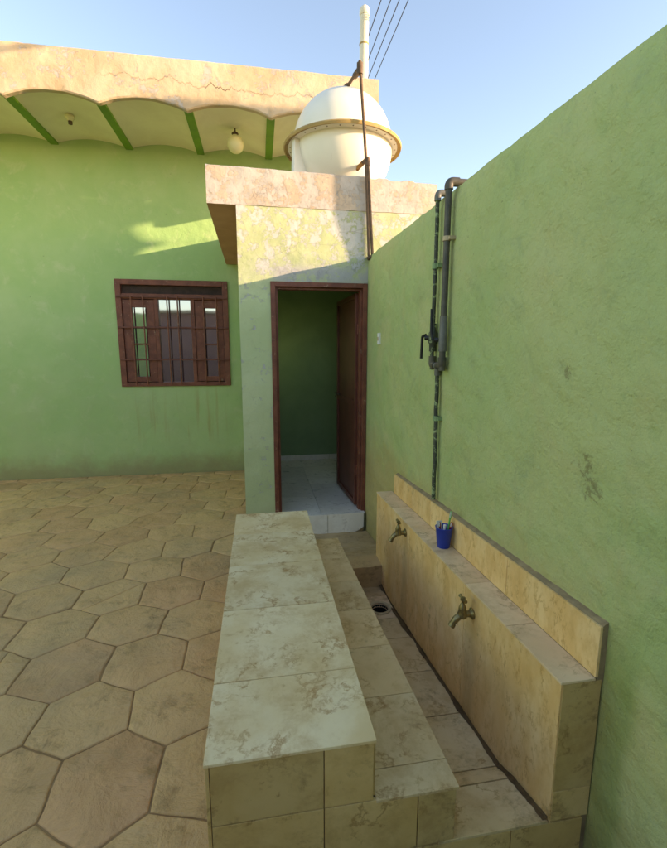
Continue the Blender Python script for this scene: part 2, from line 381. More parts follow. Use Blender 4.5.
# stamped hexagonal stones, clipped against bench, house and block
def clip(poly, n, d):
    out = []
    for a, b in zip(poly, poly[1:] + poly[:1]):
        da = a[0] * n[0] + a[1] * n[1] - d; db = b[0] * n[0] + b[1] * n[1] - d
        if da <= 0: out.append(a)
        if (da < 0 < db) or (db < 0 < da):
            t = da / (da - db); out.append((a[0] + (b[0] - a[0]) * t, a[1] + (b[1] - a[1]) * t))
    return out
def shared(ix, iy, amp=.026):
    random.seed(ix * 7919 + iy * 104729 + 5); return random.uniform(-amp, amp), random.uniform(-amp, amp)
bm = B(); L = bm.loops.layers.float_color.new('rnd')
W_, H_ = .405, .345
def stone(poly, rnd, dz):
    area = .5 * sum(a[0] * b[1] - b[0] * a[1] for a, b in zip(poly, poly[1:] + poly[:1]))
    if area < .0015: return
    cx = sum(p[0] for p in poly) / len(poly); cy = sum(p[1] for p in poly) / len(poly)
    # fine, slightly wandering outline
    ring = []
    for a, b in zip(poly, poly[1:] + poly[:1]):
        n = max(2, int(math.hypot(b[0] - a[0], b[1] - a[1]) / .035))
        for k in range(n):
            t = k / n; p = Vector((a[0] + (b[0] - a[0]) * t, a[1] + (b[1] - a[1]) * t, 0))
            ring.append(p + Vector((noise.noise(p * 9) * .006, noise.noise(p * 9 + Vector((5, 5, 5))) * .006, 0)))
    c = Vector((cx, cy, 0)); levels = []
    for ins, z in ((0, -.02), (.0005, -.005), (.003, -.0015), (.009, 0)):
        row = []
        for p in ring:
            d = c - p; q = p + d * min(.8, ins / max(d.length, .001))
            row.append(bm.verts.new((q.x, q.y, z + dz + (lumpy(q, .0022, 6) if z > -.01 else 0))))
        levels.append(row)
    inner = [bm.verts.new((p.x * .5 + c.x * .5, p.y * .5 + c.y * .5, dz + lumpy(p * .5 + c * .5, .003, 6))) for p in ring]
    levels.append(inner); fs = []
    for a, b in zip(levels, levels[1:]):
        for k in range(len(ring)): fs.append(bm.faces.new((a[k], a[(k + 1) % len(ring)], b[(k + 1) % len(ring)], b[k])))
    cv = bm.verts.new((cx, cy, dz + lumpy(c, .003, 6)))
    for k in range(len(ring)): fs.append(bm.faces.new((inner[k], inner[(k + 1) % len(ring)], cv)))
    for f in fs:
        f.smooth = True
        for l in f.loops: l[L] = (*rnd, 1)
for r in range(-14, 13):
    for q in range(-17, 4):
        cx = -.81 + q * W_ + (W_ / 2 if r % 2 else 0); cy = 1.89 + r * H_
        if cy < -4.6 or cx < -7.2: continue
        sx = 2 * q + (1 if r % 2 else 0)
        # six corners, jitter shared between neighbours
        cs = []
        for k, (dx, dy) in enumerate(((0, -2), (1, -1), (1, 1), (0, 2), (-1, 1), (-1, -1))):
            jx, jy = shared(sx + dx, 3 * r + dy)
            cs.append((cx + dx * W_ / 2 + jx, cy + dy * H_ / 3 + jy))
        random.seed(sx * 31 + r * 977); rnd = R3()
        ins = random.uniform(.0015, .0045)
        mid = (sum(p[0] for p in cs) / 6, sum(p[1] for p in cs) / 6)
        poly = []
        for p in cs:
            d = math.hypot(mid[0] - p[0], mid[1] - p[1]); e = ins * random.uniform(.8, 1.9) / d
            poly.append((p[0] + (mid[0] - p[0]) * e, p[1] + (mid[1] - p[1]) * e))
        for n, d in (((0, 1), 5.99), ((-1, 0), 7.3)): poly = clip(poly, n, d)
        if not poly or len(poly) < 3: continue
        if cy < 3.1 and cy > .8 : poly = clip(poly, (1, 0), -.185)
        elif cy > 3.6: poly = clip(poly, (1, 0), -.16)
        else: poly = clip(poly, (1, 0), .9)
        if len(poly) < 3: continue
        dz = random.uniform(-.0015, .0015)
        if random.random() < .16:   # a cracked stone: split in two
            a = random.uniform(0, math.pi); n = (math.cos(a), math.sin(a)); d0 = n[0] * mid[0] + n[1] * mid[1] + random.uniform(-.05, .05)
            p1 = clip(poly, n, d0 - .002); p2 = clip(poly, (-n[0], -n[1]), -d0 - .002)
            for pp in (p1, p2):
                if len(pp) > 2: stone(pp, rnd, dz)
        else: stone(poly, rnd, dz)
random.seed(11)
struct(obj('stone_paving', bm, M['paving']))

# ------------------------------------------------------------------ tile helper
def tiles(bm, o, u, v, n, us, vs, th=.007, gap=.0025, mi=0, skip=()):
    """thin tiles on the plane through o spanned by u,v, standing th out along n"""
    o, u, v, n = Vector(o), Vector(u), Vector(v), Vector(n)
    for i, (a, b) in enumerate(zip(us, us[1:])):
        for j, (c, d) in enumerate(zip(vs, vs[1:])):
            if (i, j) in skip: continue
            q = [(a + gap / 2, c + gap / 2), (b - gap / 2, c + gap / 2), (b - gap / 2, d - gap / 2), (a + gap / 2, d - gap / 2)]
            tl = [random.uniform(-.0007, .0007) for _ in range(4)]
            hexa(bm, [o + u * x + v * y - n * .002 for x, y in q] + [o + u * x + v * y + n * (th + t) for (x, y), t in zip(q, tl)], mi, R3())

# ------------------------------------------------------------------ boundary wall (right)
bw = thing('boundary_wall', 'tall pale green plastered wall running along the right side, pipes fixed to it', 'wall', (1.1, 1, 0))
bm = B()
ys = [-4.9 + (YD + 4.9) * j / 150 for j in range(151)]; zs = [-.3 + (TW + .3) * k / 44 for k in range(45)]
def wallx(y, z):
    x = WX(y) + lumpy((0, y, z), .006, 1.1)
    if z < .36 and y < 1.05: x -= .012 * min(1, (1.05 - y) * 12)
    return x
grid = []
for j, y in enumerate(ys):
    row = []
    for k, z in enumerate(zs):
        zz = z
        if k >= 43: zz = z + lumpy((y * 4, 0, 0), .008, 1.5) + .004 * noise.noise(Vector((y * 40, 1, k)))
        x = wallx(y, z)
        if k == 44: x += .012 + .006 * noise.noise(Vector((y * 25, 3, 0)))
        row.append(bm.verts.new((x, y, zz)))
    row.append(bm.verts.new((WX(y) + .2, y, TW + .0 + lumpy((y * 4, 0, 3), .008, 1.5)))); row.append(bm.verts.new((WX(y) + .2, y, -.3)))
    grid.append(row)
for a, b in zip(grid, grid[1:]):
    for k in range(len(a) - 1): bm.faces.new((a[k], a[k + 1], b[k + 1], b[k]))
bm.faces.new(grid[0][::-1]); bm.faces.new(grid[-1])
obj('wall', bm, M['side_wall'], bw, smooth='auto')

# ------------------------------------------------------------------ main house
house = thing('house', 'green plastered house with scalloped peach eave and barred brown window', 'house', (-2, 6, 0))
wx0, wx1, wz0, wz1 = -1.705, -.38, 1.165, 2.472
def wall_patch(bm, x0, x1, z0, z1, y, step=.12, amp=.006):
    nx = max(1, int((x1 - x0) / step)); nz = max(1, int((z1 - z0) / step))
    g = [[bm.verts.new((x0 + (x1 - x0) * i / nx, y + lumpy((x0 + (x1 - x0) * i / nx, y, z0 + (z1 - z0) * k / nz), amp, 1.1), z0 + (z1 - z0) * k / nz)) for k in range(nz + 1)] for i in range(nx + 1)]
    for i in range(nx):
        for k in range(nz): bm.faces.new((g[i][k], g[i + 1][k], g[i + 1][k + 1], g[i][k + 1]))
bm = B()
for r_ in ((-7.5, wx0, -.1, 4.05), (wx0, wx1, -.1, wz0), (wx0, wx1, wz1, 4.05), (wx1, -.10, -.1, 4.05), (-.10, 1.30, 2.9, 4.05)):
    wall_patch(bm, *r_, YW)
bmesh.ops.remove_doubles(bm, verts=bm.verts, dist=.0005)
# reveal round the window and the body of the wall behind
for f in ((wx0, wx0, 0), (wx1, wx1, 0)):
    vs = [bm.verts.new(p) for p in ((f[0], YW, wz0), (f[0], YW + .2, wz0), (f[0], YW + .2, wz1), (f[0], YW, wz1))]; bm.faces.new(vs)
for z in (wz0, wz1):
    vs = [bm.verts.new(p) for p in ((wx0, YW, z), (wx1, YW, z), (wx1, YW + .2, z), (wx0, YW + .2, z))]; bm.faces.new(vs)
obj('front_wall', bm, M['window_wall'], house, smooth='auto')
bm = B(); box(bm, -7.5, 1.295, 6.32, 6.5, 3.05, 4.05); box(bm, -7.5, -.2, 6.22, 6.5, -.1, 3.05); box(bm, 1.12, 1.298, 6.02, 12, 3.0, 4.05); box(bm, -7.5, 1.29, 11.8, 12, -.1, 4.05); box(bm, -7.5, -7.3, 6.01, 11.8, -.1, 4.05)
obj('rear_wall', bm, M['window_wall'], house)

cus = [.19 + .8125 * k for k in range(-9, 2)]       # beam centres along x
XE = 1.30; YF = 4.93; ZB = 3.955
def arch(x, rise=.075, base=ZB):
    t = ((x - .19) / .8125) % 1.0
    return base + rise * math.sin(math.pi * t) ** .8
eave = bpy.data.objects.new('eave', None); link(eave, house, True); eave.location = (0, -.5, 4.1)
# vault bays
xe = [-7.12] + cus[1:] + [XE]
xe = sorted(set([c for c in cus if c < XE - .02] + [XE]))
for a, b in zip(xe, xe[1:]):
    bm = B(); n = 14; prev = None
    for i in range(n + 1):
        x = a + .002 + (b - a - .004) * i / n; z = arch(min(max(x, a + .001), b - .001 if b != XE else b))
        cur = [bm.verts.new(p) for p in ((x, YF + .06, z), (x, YW + .02, z), (x, YW + .02, 4.2), (x, YF + .06, 4.2))]
        if prev:
            for k in range(4): bm.faces.new((prev[k], prev[(k + 1) % 4], cur[(k + 1) % 4], cur[k]))
        else: bm.faces.new(cur[::-1])
        prev = cur
    bm.faces.new(prev); obj('vault', bm, M['soffit'], eave, smooth='auto')
for c in cus:
    if c > XE: continue
    bm = B(); box(bm, c - .042, c + .042, YF + .062, YW + .018, ZB - .006, ZB + .03)
    obj('beam', bm, M['beam'], eave, bevel=.004)
# fascia with a wavy lower edge
bm = B(); prev = None; n = 340; x = -7.2
for i in range(n + 1):
    x = -7.2 + (XE + 7.2) * i / n
    zb = arch(x, .085, ZB - .035) + .004 * noise.noise(Vector((x * 9, 0, 0))); zt = 4.375 + .007 * noise.noise(Vector((x * 3, 2, 0))) + .004 * noise.noise(Vector((x * 17, 2, 0)))
    yo = .004 * noise.noise(Vector((x * 2, 7, 0)))
    cur = [bm.verts.new(p) for p in ((x, YF + .01 + yo, zb), (x, YF + yo, zb + .012), (x, YF + yo, zb + .14), (x, YF + yo, zt - .015), (x, YF + .014, zt), (x, YF + .059, zt), (x, YF + .059, zb))]
    if prev:
        for k in range(7): bm.faces.new((prev[k], prev[(k + 1) % 7], cur[(k + 1) % 7], cur[k]))
    else: bm.faces.new(cur[::-1])
    prev = cur
bm.faces.new(prev); obj('fascia', bm, M['peach'], eave, smooth='auto')
bm = B(); box(bm, -7.2, XE, YF + .062, 12, 4.203, 4.34); obj('roof_slab', bm, M['peach'], eave)
bm = B(); box(bm, XE - .12, XE - .002, YF + .062, YW - .002, 3.66, 4.12); obj('shadow_beam', bm, M['window_wall'], eave, bevel=.006)  # added out of sight behind the tank, its shadow caps the sunlit wall patch

# window
win = bpy.data.objects.new('window', None); link(win, house, True); win.location = (.95, 0, 1.8)
WW, WH = wx1 - wx0, wz1 - wz0
def X_(u): return wx0 + u * WW
def Z_(v): return wz1 - v * WH
bm = B(); y0, y1 = YW - .022, YW + .07
box(bm, X_(0) - .012, X_(.042), y0, y1, Z_(1) - .006, Z_(0) + .006); box(bm, X_(.958), X_(1) + .012, y0, y1, Z_(1) - .006, Z_(0) + .006)
box(bm, X_(.042), X_(.958), y0, y1, Z_(.045), Z_(0) + .006); box(bm, X_(.042), X_(.958), y0, y1, Z_(1) - .006, Z_(.965))
box(bm, X_(.042), X_(.958), y0 + .008, y1, Z_(.175), Z_(.125))
for u in (.345, .675): box(bm, X_(u - .018), X_(u + .018), y0 + .012, y1, Z_(.965), Z_(.175))
obj('frame', bm, M['brown_lite'], win, bevel=.004)
for (ua, ub) in ((.042, .327), (.693, .958)):
    bm = B(); pa, pb = (.125, .255) if ua < .3 else (.775, .905)
    yy0, yy1 = YW + .0, YW + .04
    box(bm, X_(ua) + .003, X_(pa), yy0, yy1, Z_(.96), Z_(.18)); box(bm, X_(pb), X_(ub) - .003, yy0, yy1, Z_(.96), Z_(.18))
    box(bm, X_(pa), X_(pb), yy0, yy1, Z_(.25), Z_(.18)); box(bm, X_(pa), X_(pb), yy0, yy1, Z_(.96), Z_(.91)); box(bm, X_(pa), X_(pb), yy0 + .004, yy1, Z_(.606), Z_(.59))
    obj('sash', bm, M['brown_lite'], win, bevel=.003)
    bm = B(); box(bm, X_(pa), X_(pb), YW + .028, YW + .033, Z_(.91), Z_(.25)); obj('pane', bm, M['glass'], win)
bm = B(); box(bm, X_(.363), X_(.657), YW + .03, YW + .035, Z_(.965), Z_(.175)); obj('pane', bm, M['glass'], win)
bm = B()
for k in range(92): 
    x = X_(.042) + (X_(.958) - X_(.042)) * (k + .5) / 92; box(bm, x - .0012, x + .0012, YW + .012, YW + .014, Z_(.125), Z_(.045))
for k in range(8):
    z = Z_(.125) + (Z_(.045) - Z_(.125)) * (k + .5) / 8; box(bm, X_(.042), X_(.958), YW + .0145, YW + .0165, z - .0012, z + .0012)
box(bm, X_(.042), X_(.958), YW + .05, YW + .055, Z_(.125), Z_(.045))
obj('mesh_screen', bm, M['darkmesh'], win)
for v in (.155, .44, .745):
    bm = B(); box(bm, X_(.0) - .0, X_(1.), YW - .040, YW - .028, Z_(v) - .010, Z_(v) + .010)
    for u in (.012, .988): box(bm, X_(u) - .008, X_(u) + .008, YW - .027, YW - .0225, Z_(v) - .008, Z_(v) + .008)
    obj('grille_rail', bm, M['brown'], win, bevel=.002)
for u in (.13, .235, .45, .545, .78, .90):
    bm = B(); tube(bm, [(X_(u), YW - .046, Z_(.985)), (X_(u), YW - .046, Z_(.15))], .0088, 8); obj('grille_bar', bm, M['brown_lite'], win, smooth='auto')

# ------------------------------------------------------------------ washroom block
blk = thing('washroom_block', 'small flat roofed washroom with flaking pink slab over an open brown doorway', 'outbuilding', (.7, 4.9, 0))
bx0, bx1 = -.147, 1.545; dx0, dx1, dzt = .125, .935, 2.166; FZ = .13; SB = 2.764
bm = B()
for r_ in ((bx0, dx0, -.3, SB), (dx0, dx1, dzt, SB), (dx1, bx1, -.3, SB)): wall_patch(bm, *r_, YD, .08, .004)
bmesh.ops.remove_doubles(bm, verts=bm.verts, dist=.0005)
for x in (dx0, dx1):
    bm.faces.new([bm.verts.new(p) for p in ((x, YD, -.3), (x, YD + .14, -.3), (x, YD + .14, dzt), (x, YD, dzt))])
bm.faces.new([bm.verts.new(p) for p in ((dx0, YD, dzt), (dx1, YD, dzt), (dx1, YD + .14, dzt), (dx0, YD + .14, dzt))])
wy0, wy1, wv0, wv1 = 4.35, 4.95, 1.55, 2.25     # unseen opening added in the far side to let light into the washroom
bm.faces.new([bm.verts.new(p) for p in ((bx0, YD, -.3), (bx0, 6.02, -.3), (bx0, 6.02, SB - .08), (bx0, YD, SB))])
for (a, b, c, d) in ((YD, wy0, -.3, SB - .03), (wy1, 6.02, -.3, SB - .08), (wy0, wy1, -.3, wv0), (wy0, wy1, wv1, SB - .05)): box(bm, bx1 - .13, bx1, a + .001, b - .001, c, d)
obj('outer_wall', bm, M['door_wall'], blk, smooth='auto')
bm = B()
ix0, ix1, iy1, iz1 = bx0 + .14, bx1 - .14, 5.9, 2.62
def quad(*p): bm.faces.new([bm.verts.new(q) for q in p])
yi = YD + .14
for (a, b, c, d) in ((ix0, dx0, 0, iz1), (dx1, ix1, 0, iz1), (dx0, dx1, dzt, iz1)): box(bm, a, b, yi + .002, yi + .01, c, d)
box(bm, ix0 - .01, ix0, yi, iy1, 0, iz1); [box(bm, ix1 - .002, ix1 + .008, *q) for q in ((yi, wy0, 0, iz1), (wy1, iy1, 0, iz1), (wy0, wy1, 0, wv0), (wy0, wy1, wv1, iz1))]; box(bm, ix0, ix1, iy1, iy1 + .01, 0, iz1); box(bm, ix0, ix1, yi, iy1, iz1, iz1 + .02)
box(bm, ix0, ix1, iy1 - .004, iy1 + .004, 0, 1.52)
obj('inner_wall', bm, M['inner'], blk)
bm = B(); box(bm, dx0 + .0, dx1 - .0, YD + .0, yi, 0, FZ - .007); box(bm, ix0, ix1, yi + .001, iy1, 0, FZ - .007)
fl = obj('floor', bm, M['grout'], blk)
bm = B(); tiles(bm, (0, 0, FZ - .007), (1, 0, 0), (0, 1, 0), (0, 0, 1), [dx0 + .002, .53, dx1 - .002], [YD - .062, yi - .005], .007)
tiles(bm, (0, 0, FZ - .007), (1, 0, 0), (0, 1, 0), (0, 0, 1), [ix0, .13, .53, .93, ix1], [yi - .005, 4.36, 4.76, 5.16, 5.56, iy1 - .012], .007)
obj('floor_tile', bm, M['tile_room'], fl)
bm = B(); tiles(bm, (0, iy1 - .002, 0), (1, 0, 0), (0, 0, 1), (0, -1, 0), [ix0, .13, .53, .93, ix1], [FZ, FZ + .075], .01)
obj('skirting', bm, M['tile_room'], blk)
# doorstep with a rounded right end
stp = bpy.data.objects.new('doorstep', None); link(stp, blk, True); stp.location = (-.1, -1.1, 0)
bm = B(); box(bm, dx0 - .01, WX(YD) - .03, YD - .055, YD - .002, -.12, FZ - .009); obj('core', bm, M['grout'], stp)
bm = B(); tiles(bm, (0, YD - .056, 0), (1, 0, 0), (0, 0, 1), (0, -1, 0), [dx0 - .01, .25, .585], [-.06, FZ - .001], .007)
n = 12; a0, a1 = .588, WX(YD) - .03; pf = []
for i in range(n + 1):
    x = a0 + (a1 - a0) * i / n; t = max(0, (i / n - .55) / .45); pf.append((x, -.06 + .055 * t ** 2.2))
v0 = [[bm.verts.new((x, YD - .063 + yy, z)) for x, z in pf] + [bm.verts.new((x, YD - .063 + yy, FZ - .002)) for x, z in pf[::-1]] for yy in (0, .006)]
bm.faces.new(v0[0]); bm.faces.new(v0[1][::-1])
for k in range(len(v0[0])): q = (k + 1) % len(v0[0]); bm.faces.new((v0[0][k], v0[0][q], v0[1][q], v0[1][k]))
obj('riser_tile', bm, M['tile_room'], stp)
# roof slab, overhanging on the left
sl = .0; bm = B(); pts = []
sx0, sx1 = -.373, 1.548
def slab_z(x, y, top):
    d = (y - YD) / (YW - YD)
    zt = 3.056 - .026 * (x - sx0) / (sx1 - sx0) - .055 * d
    if top:
        z = zt + .006 * noise.noise(Vector((x * 6, y, 0))) + .004 * noise.noise(Vector((x * 22, y, 3)))
        if x > .95: z -= .014 * (1 if noise.noise(Vector((x * 9, 1, 1))) > -.1 else .1)
        return z
    return SB - .075 * d
n = 60; prev = None
for i in range(n + 1):
    x = sx0 + (sx1 - sx0) * i / n
    yo = -.004 + .003 * noise.noise(Vector((x * 4, 0, 9)))
    cur = [(x, YD + yo, slab_z(x, YD, 0) + .004 * noise.noise(Vector((x * 12, 5, 0)))), (x, YD + yo + .002, (slab_z(x, YD, 0) + slab_z(x, YD, 1)) / 2), (x, YD + yo, slab_z(x, YD, 1) - .01), (x, YD + .012, slab_z(x, YD, 1)), (x, YD + .09, slab_z(x, YD, 1) - .002), (x, YD + .1, 2.98), (x, 6.0, 2.93), (x, 6.0, slab_z(x, 6.0, 0))]
    cur = [bm.verts.new(p) for p in cur]
    if prev:
        for k in range(8):
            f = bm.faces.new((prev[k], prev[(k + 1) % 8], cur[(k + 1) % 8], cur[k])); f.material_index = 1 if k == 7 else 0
    else: bm.faces.new(cur[::-1]).material_index = 0
    prev = cur
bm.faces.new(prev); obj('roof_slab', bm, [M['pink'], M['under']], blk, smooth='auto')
# low parapet kerb at the left edge of the slab
bm = B(); hexa(bm, [(sx0 + .001, YD + .1, 2.97), (sx0 + .08, YD + .1, 2.97), (sx0 + .08, 5.99, 2.92), (sx0 + .001, 5.99, 2.92), (sx0 + .001, YD + .1, 3.052), (sx0 + .08, YD + .1, 3.05), (sx0 + .08, 5.99, 3.0), (sx0 + .001, 5.99, 3.0)])
obj('parapet', bm, M['pink'], blk)
# door frame
bm = B(); fy0, fy1 = YD - .012, YD + .10; fb = FZ - .02
for (a, b) in ((dx0 - .012, dx0 + .028), (dx1 - .028, dx1 + .010)): box(bm, a, b, fy0, fy1, fb, dzt + .012)
for (a, b) in ((dx0 + .028, dx0 + .048), (dx1 - .048, dx1 - .028)): box(bm, a, b, fy0 + .035, fy1 - .002, fb, dzt - .028)
box(bm, dx0 + .028, dx1 - .028, fy0, fy1, dzt - .028, dzt + .012); box(bm, dx0 + .048, dx1 - .048, fy0 + .035, fy1 - .002, dzt - .048, dzt - .028)
obj('door_frame', bm, M['brown_lite'], blk, bevel=.003)
# door leaf, opened inwards
door = bpy.data.objects.new('door', None); link(door, blk, True)
hx, hy = dx1 - .052, YD + .105
door.location = (hx - .7, hy - 4.9, 0); door.rotation_euler = (0, 0, R(93.2))
# leaf lies along local +x (leaf width), thickness in y
LW, LZ0, LZ1 = .74, FZ + .02, dzt - .055
bm = B(); t = .018
box(bm, 0, .045, -t, t, LZ0, LZ1); box(bm, LW - .045, LW, -t, t, LZ0, LZ1)
for z in (LZ0, 1.10, LZ1 - .045): box(bm, .045, LW - .045, -t, t, z, z + .045)
obj('leaf_frame', bm, M['brown'], door, local=True, bevel=.003)
bm = B(); box(bm, .046, LW - .046, -.004, .004, LZ0 + .046, 1.099); box(bm, .046, LW - .046, -.004, .004, 1.146, LZ1 - .046); obj('leaf_panel', bm, M['brown'], door, local=True)
bm = B(); tube(bm, [(LW - .16, .034, 1.16), (LW + .01, .034, 1.16)], .007, 8); tube(bm, [(LW - .10, .034, 1.16), (LW - .10, .06, 1.13)], .005, 8); box(bm, LW - .15, LW - .13, .019, .034, 1.15, 1.17); box(bm, LW - .04, LW - .02, .019, .034, 1.15, 1.17)
obj('bolt', bm, M['rust'], door, local=True)
for z in (.45, 1.75):
    bm = B(); tube(bm, [(dx1 - .05, YD + .09, z), (dx1 - .05, YD + .09, z + .09)], .009, 8); obj('hinge', bm, M['brown_lite'], blk)

# ------------------------------------------------------------------ washing place: bench, foot step
bench = thing('tiled_bench', 'long cream marble tiled seat beside the sunken washing channel with lower foot step', 'bench', (.2, 2, 0))
YB = 1.055; BT, ST, CT = .52, .318, .13
bm = B(); box(bm, -.163, .293, YB + .007, 2.893, -.1, BT - .007); hexa(bm, [(.293, YB + .007, -.1), (.549, YB + .007, -.1), (.502, 2.865, -.1), (.293, 2.865, -.1), (.293, YB + .007, ST - .007), (.549, YB + .007, ST - .007), (.502, 2.865, ST - .007), (.293, 2.865, ST - .007)])
box(bm, .549, .86, YB + .007, 1.25, -.1, .05)
obj('core', bm, M['grout'], bench)
bm = B(); tiles(bm, (0, 0, BT - .007), (1, 0, 0), (0, 1, 0), (0, 0, 1), [-.175, .301], [YB - .006, 1.345, 1.765, 2.16, 2.56, 2.9], .008)
obj('seat_tile', bm, M['tile_top'], bench, bevel=.0012)
bm = B(); js = [YB - .005, 1.147, 1.43, 1.715, 2.0, 2.285, 2.57, 2.872]
def SX(y): return .557 - .026 * (y - YB)
for a, b in zip(js, js[1:]):
    a += .00125; b -= .00125
    hexa(bm, [(.302, a, ST - .009), (SX(a), a, ST - .009), (SX(b), b, ST - .009), (.302, b, ST - .009), (.302, a, ST + .001), (SX(a), a, ST + .001), (SX(b), b, ST + .001), (.302, b, ST + .001)], 0, R3())
obj('step_tile', bm, M['tile_step'], bench, bevel=.0012)
bm = B()
F = dict(o=(0, YB + .007, 0), u=(1, 0, 0), v=(0, 0, 1), n=(0, -1, 0))
def ft(us, vs): tiles(bm, F['o'], F['u'], F['v'], F['n'], us, vs, .008, .003)
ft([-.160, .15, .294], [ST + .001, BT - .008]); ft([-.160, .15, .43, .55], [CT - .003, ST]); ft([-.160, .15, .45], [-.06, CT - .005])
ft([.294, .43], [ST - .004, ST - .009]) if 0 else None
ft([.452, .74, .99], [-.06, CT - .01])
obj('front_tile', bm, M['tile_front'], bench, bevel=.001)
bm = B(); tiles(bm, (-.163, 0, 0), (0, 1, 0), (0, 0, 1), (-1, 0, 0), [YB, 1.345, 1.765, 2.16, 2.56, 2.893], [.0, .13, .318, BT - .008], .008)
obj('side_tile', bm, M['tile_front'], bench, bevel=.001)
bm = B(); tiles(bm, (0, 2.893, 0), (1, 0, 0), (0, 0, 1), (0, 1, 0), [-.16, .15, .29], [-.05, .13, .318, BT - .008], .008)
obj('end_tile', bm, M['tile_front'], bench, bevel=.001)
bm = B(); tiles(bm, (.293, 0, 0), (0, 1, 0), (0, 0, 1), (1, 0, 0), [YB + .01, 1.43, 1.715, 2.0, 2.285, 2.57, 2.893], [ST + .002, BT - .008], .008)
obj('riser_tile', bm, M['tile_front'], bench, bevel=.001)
bm = B(); tiles(bm, (.550, YB, 0), Vector((-.026, 1, 0)).normalized(), (0, 0, 1), (1, .026, 0), [.01, .375, .66, .945, 1.23, 1.515, 1.808], [-.1, ST - .010], .005)
obj('step_side_tile', bm, M['tile_front'], bench, bevel=.001)

# ------------------------------------------------------------------ channel with drain, landing before the door
chn = thing('washing_channel', 'sunken stained tile channel with drain hole between the bench and the tap wall', 'drain channel', (.71, 1.9, 0))
prof = [(YB - .004, .13), (1.25, .078), (1.33, .045), (1.62, .015), (1.93, -.015), (2.24, -.04), (2.50, -.066), (2.74, -.078), (2.90, -.055)]
def cz(y):
    for (a, p), (b, q) in zip(prof, prof[1:]):
        if a <= y <= b: return p + (q - p) * (y - a) / (b - a)
    return prof[-1][1] if y > 2.9 else prof[0][1]
HX, HY, HR = .745, 2.60, .056
bm = B()
seq = [YB - .004, 1.25, 1.33, 1.62, 1.93, 2.24, 2.47]
def xr(y): return WX(y) - .145
for a, b in zip(seq, seq[1:]):
    g_ = .0025
    hexa(bm, [(.50, a + g_, cz(a) - .01), (xr(a), a + g_, cz(a) - .01), (xr(b), b - g_, cz(b) - .01), (.50, b - g_, cz(b) - .01), (.50, a + g_, cz(a)), (xr(a), a + g_, cz(a)), (xr(b), b - g_, cz(b)), (.50, b - g_, cz(b))], 0, R3())
obj('channel_tile', bm, M['tile_channel'], chn, bevel=.001)
bm = B(); prev = None
for y in [1.26, 1.33, 1.62, 1.93, 2.24, 2.49]:
    cur = [bm.verts.new(p) for p in ((.55, y, cz(y) - .2), (xr(y) + .005, y, cz(y) - .2), (xr(y) + .005, y, cz(y) - .006), (.55, y, cz(y) - .006))]
    if prev:
        for k in range(4): bm.faces.new((prev[k], prev[(k + 1) % 4], cur[(k + 1) % 4], cur[k]))
    prev = cur
obj('bed', bm, M['grout'], chn)
bm = B(); prev = None; n = 120
for i in range(n + 1):     # grime gathered along the foot of the tap wall
    y = 1.06 + (2.86 - 1.06) * i / n; w_ = .006 + .016 * max(0, noise.noise(Vector((y * 7, 0, 0))) + .35) + .005 * noise.noise(Vector((y * 40, 2, 0))) + .006 * (y > 2.2)
    cur = [bm.verts.new((xr(y) - w_, y, cz(y) + .0012)), bm.verts.new((xr(y) - .001, y, cz(y) + .002)), bm.verts.new((xr(y) + .0035, y, cz(y) + .004 + w_ * .5))]
    if prev:
        for k in range(2): bm.faces.new((prev[k], prev[k + 1], cur[k + 1], cur[k]))
    prev = cur
obj('grime', bm, M['grime'], chn)
# drain plate: square tile with a round hole, and the pit under it
bm = B(); L = bm.loops.layers.float_color.new('rnd'); n = 32; x0, x1, y0, y1 = .585, xr(2.6) - .004, 2.478, 2.735; zt = -.068
def sq(t):
    c, s = math.cos(t), math.sin(t); k = 1 / max(abs(c), abs(s)); return (x0 + x1) / 2 + c * k * (x1 - x0) / 2, (y0 + y1) / 2 + s * k * (y1 - y0) / 2
rows = [[], [], [], []]
for k in range(n):
    t = 2 * math.pi * k / n; X, Y = sq(t)
    rows[0].append(bm.verts.new((X, Y, zt - .012))); rows[1].append(bm.verts.new((X, Y, zt)))
    rows[2].append(bm.verts.new((HX + HR * math.cos(t), HY + HR * math.sin(t), zt - .006))); rows[3].append(bm.verts.new((HX + HR * .97 * math.cos(t), HY + HR * .97 * math.sin(t), zt - .03)))
for a, b in zip(rows, rows[1:]):
    for k in range(n):
        f = bm.faces.new((a[k], a[(k + 1) % n], b[(k + 1) % n], b[k]))
        for l in f.loops: l[L] = (.3, .6, .2, 1)
obj('drain_plate', bm, M['tile_ledge'], chn)
bm = B(); lathe(bm, [(HR * .98, 0), (HR * .98, -.12), (0, -.12)], (HX, HY, zt - .012), 24); obj('drain_pit', bm, M['pit'], chn)
bm = B(); lathe(bm, [(HR * 1.0, .001), (HR * 1.12, .003), (HR * 1.34, .003), (HR * 1.36, -.004)], (HX, HY, zt), 28); obj('drain_rim', bm, M['clip'], chn, smooth='auto')
bm = B(); box(bm, .49, .598, 2.475, 2.93, -.3, zt - .006)
nx_ = 14; yy = [2.738 + (2.93 - 2.738) * k / 8 for k in range(9)]
gg = [[bm.verts.new((.49 + (xr(y) + .004 - .49) * i / nx_, y, -.072 + lumpy((i * .3, y * 9, 0), .010, 1.2))) for i in range(nx_ + 1)] for y in yy]
for a, b in zip(gg, gg[1:]):
    for i in range(nx_): bm.faces.new((a[i], a[i + 1], b[i + 1], b[i]))
obj('mud', bm, M['tile_landing'], chn, smooth='auto')

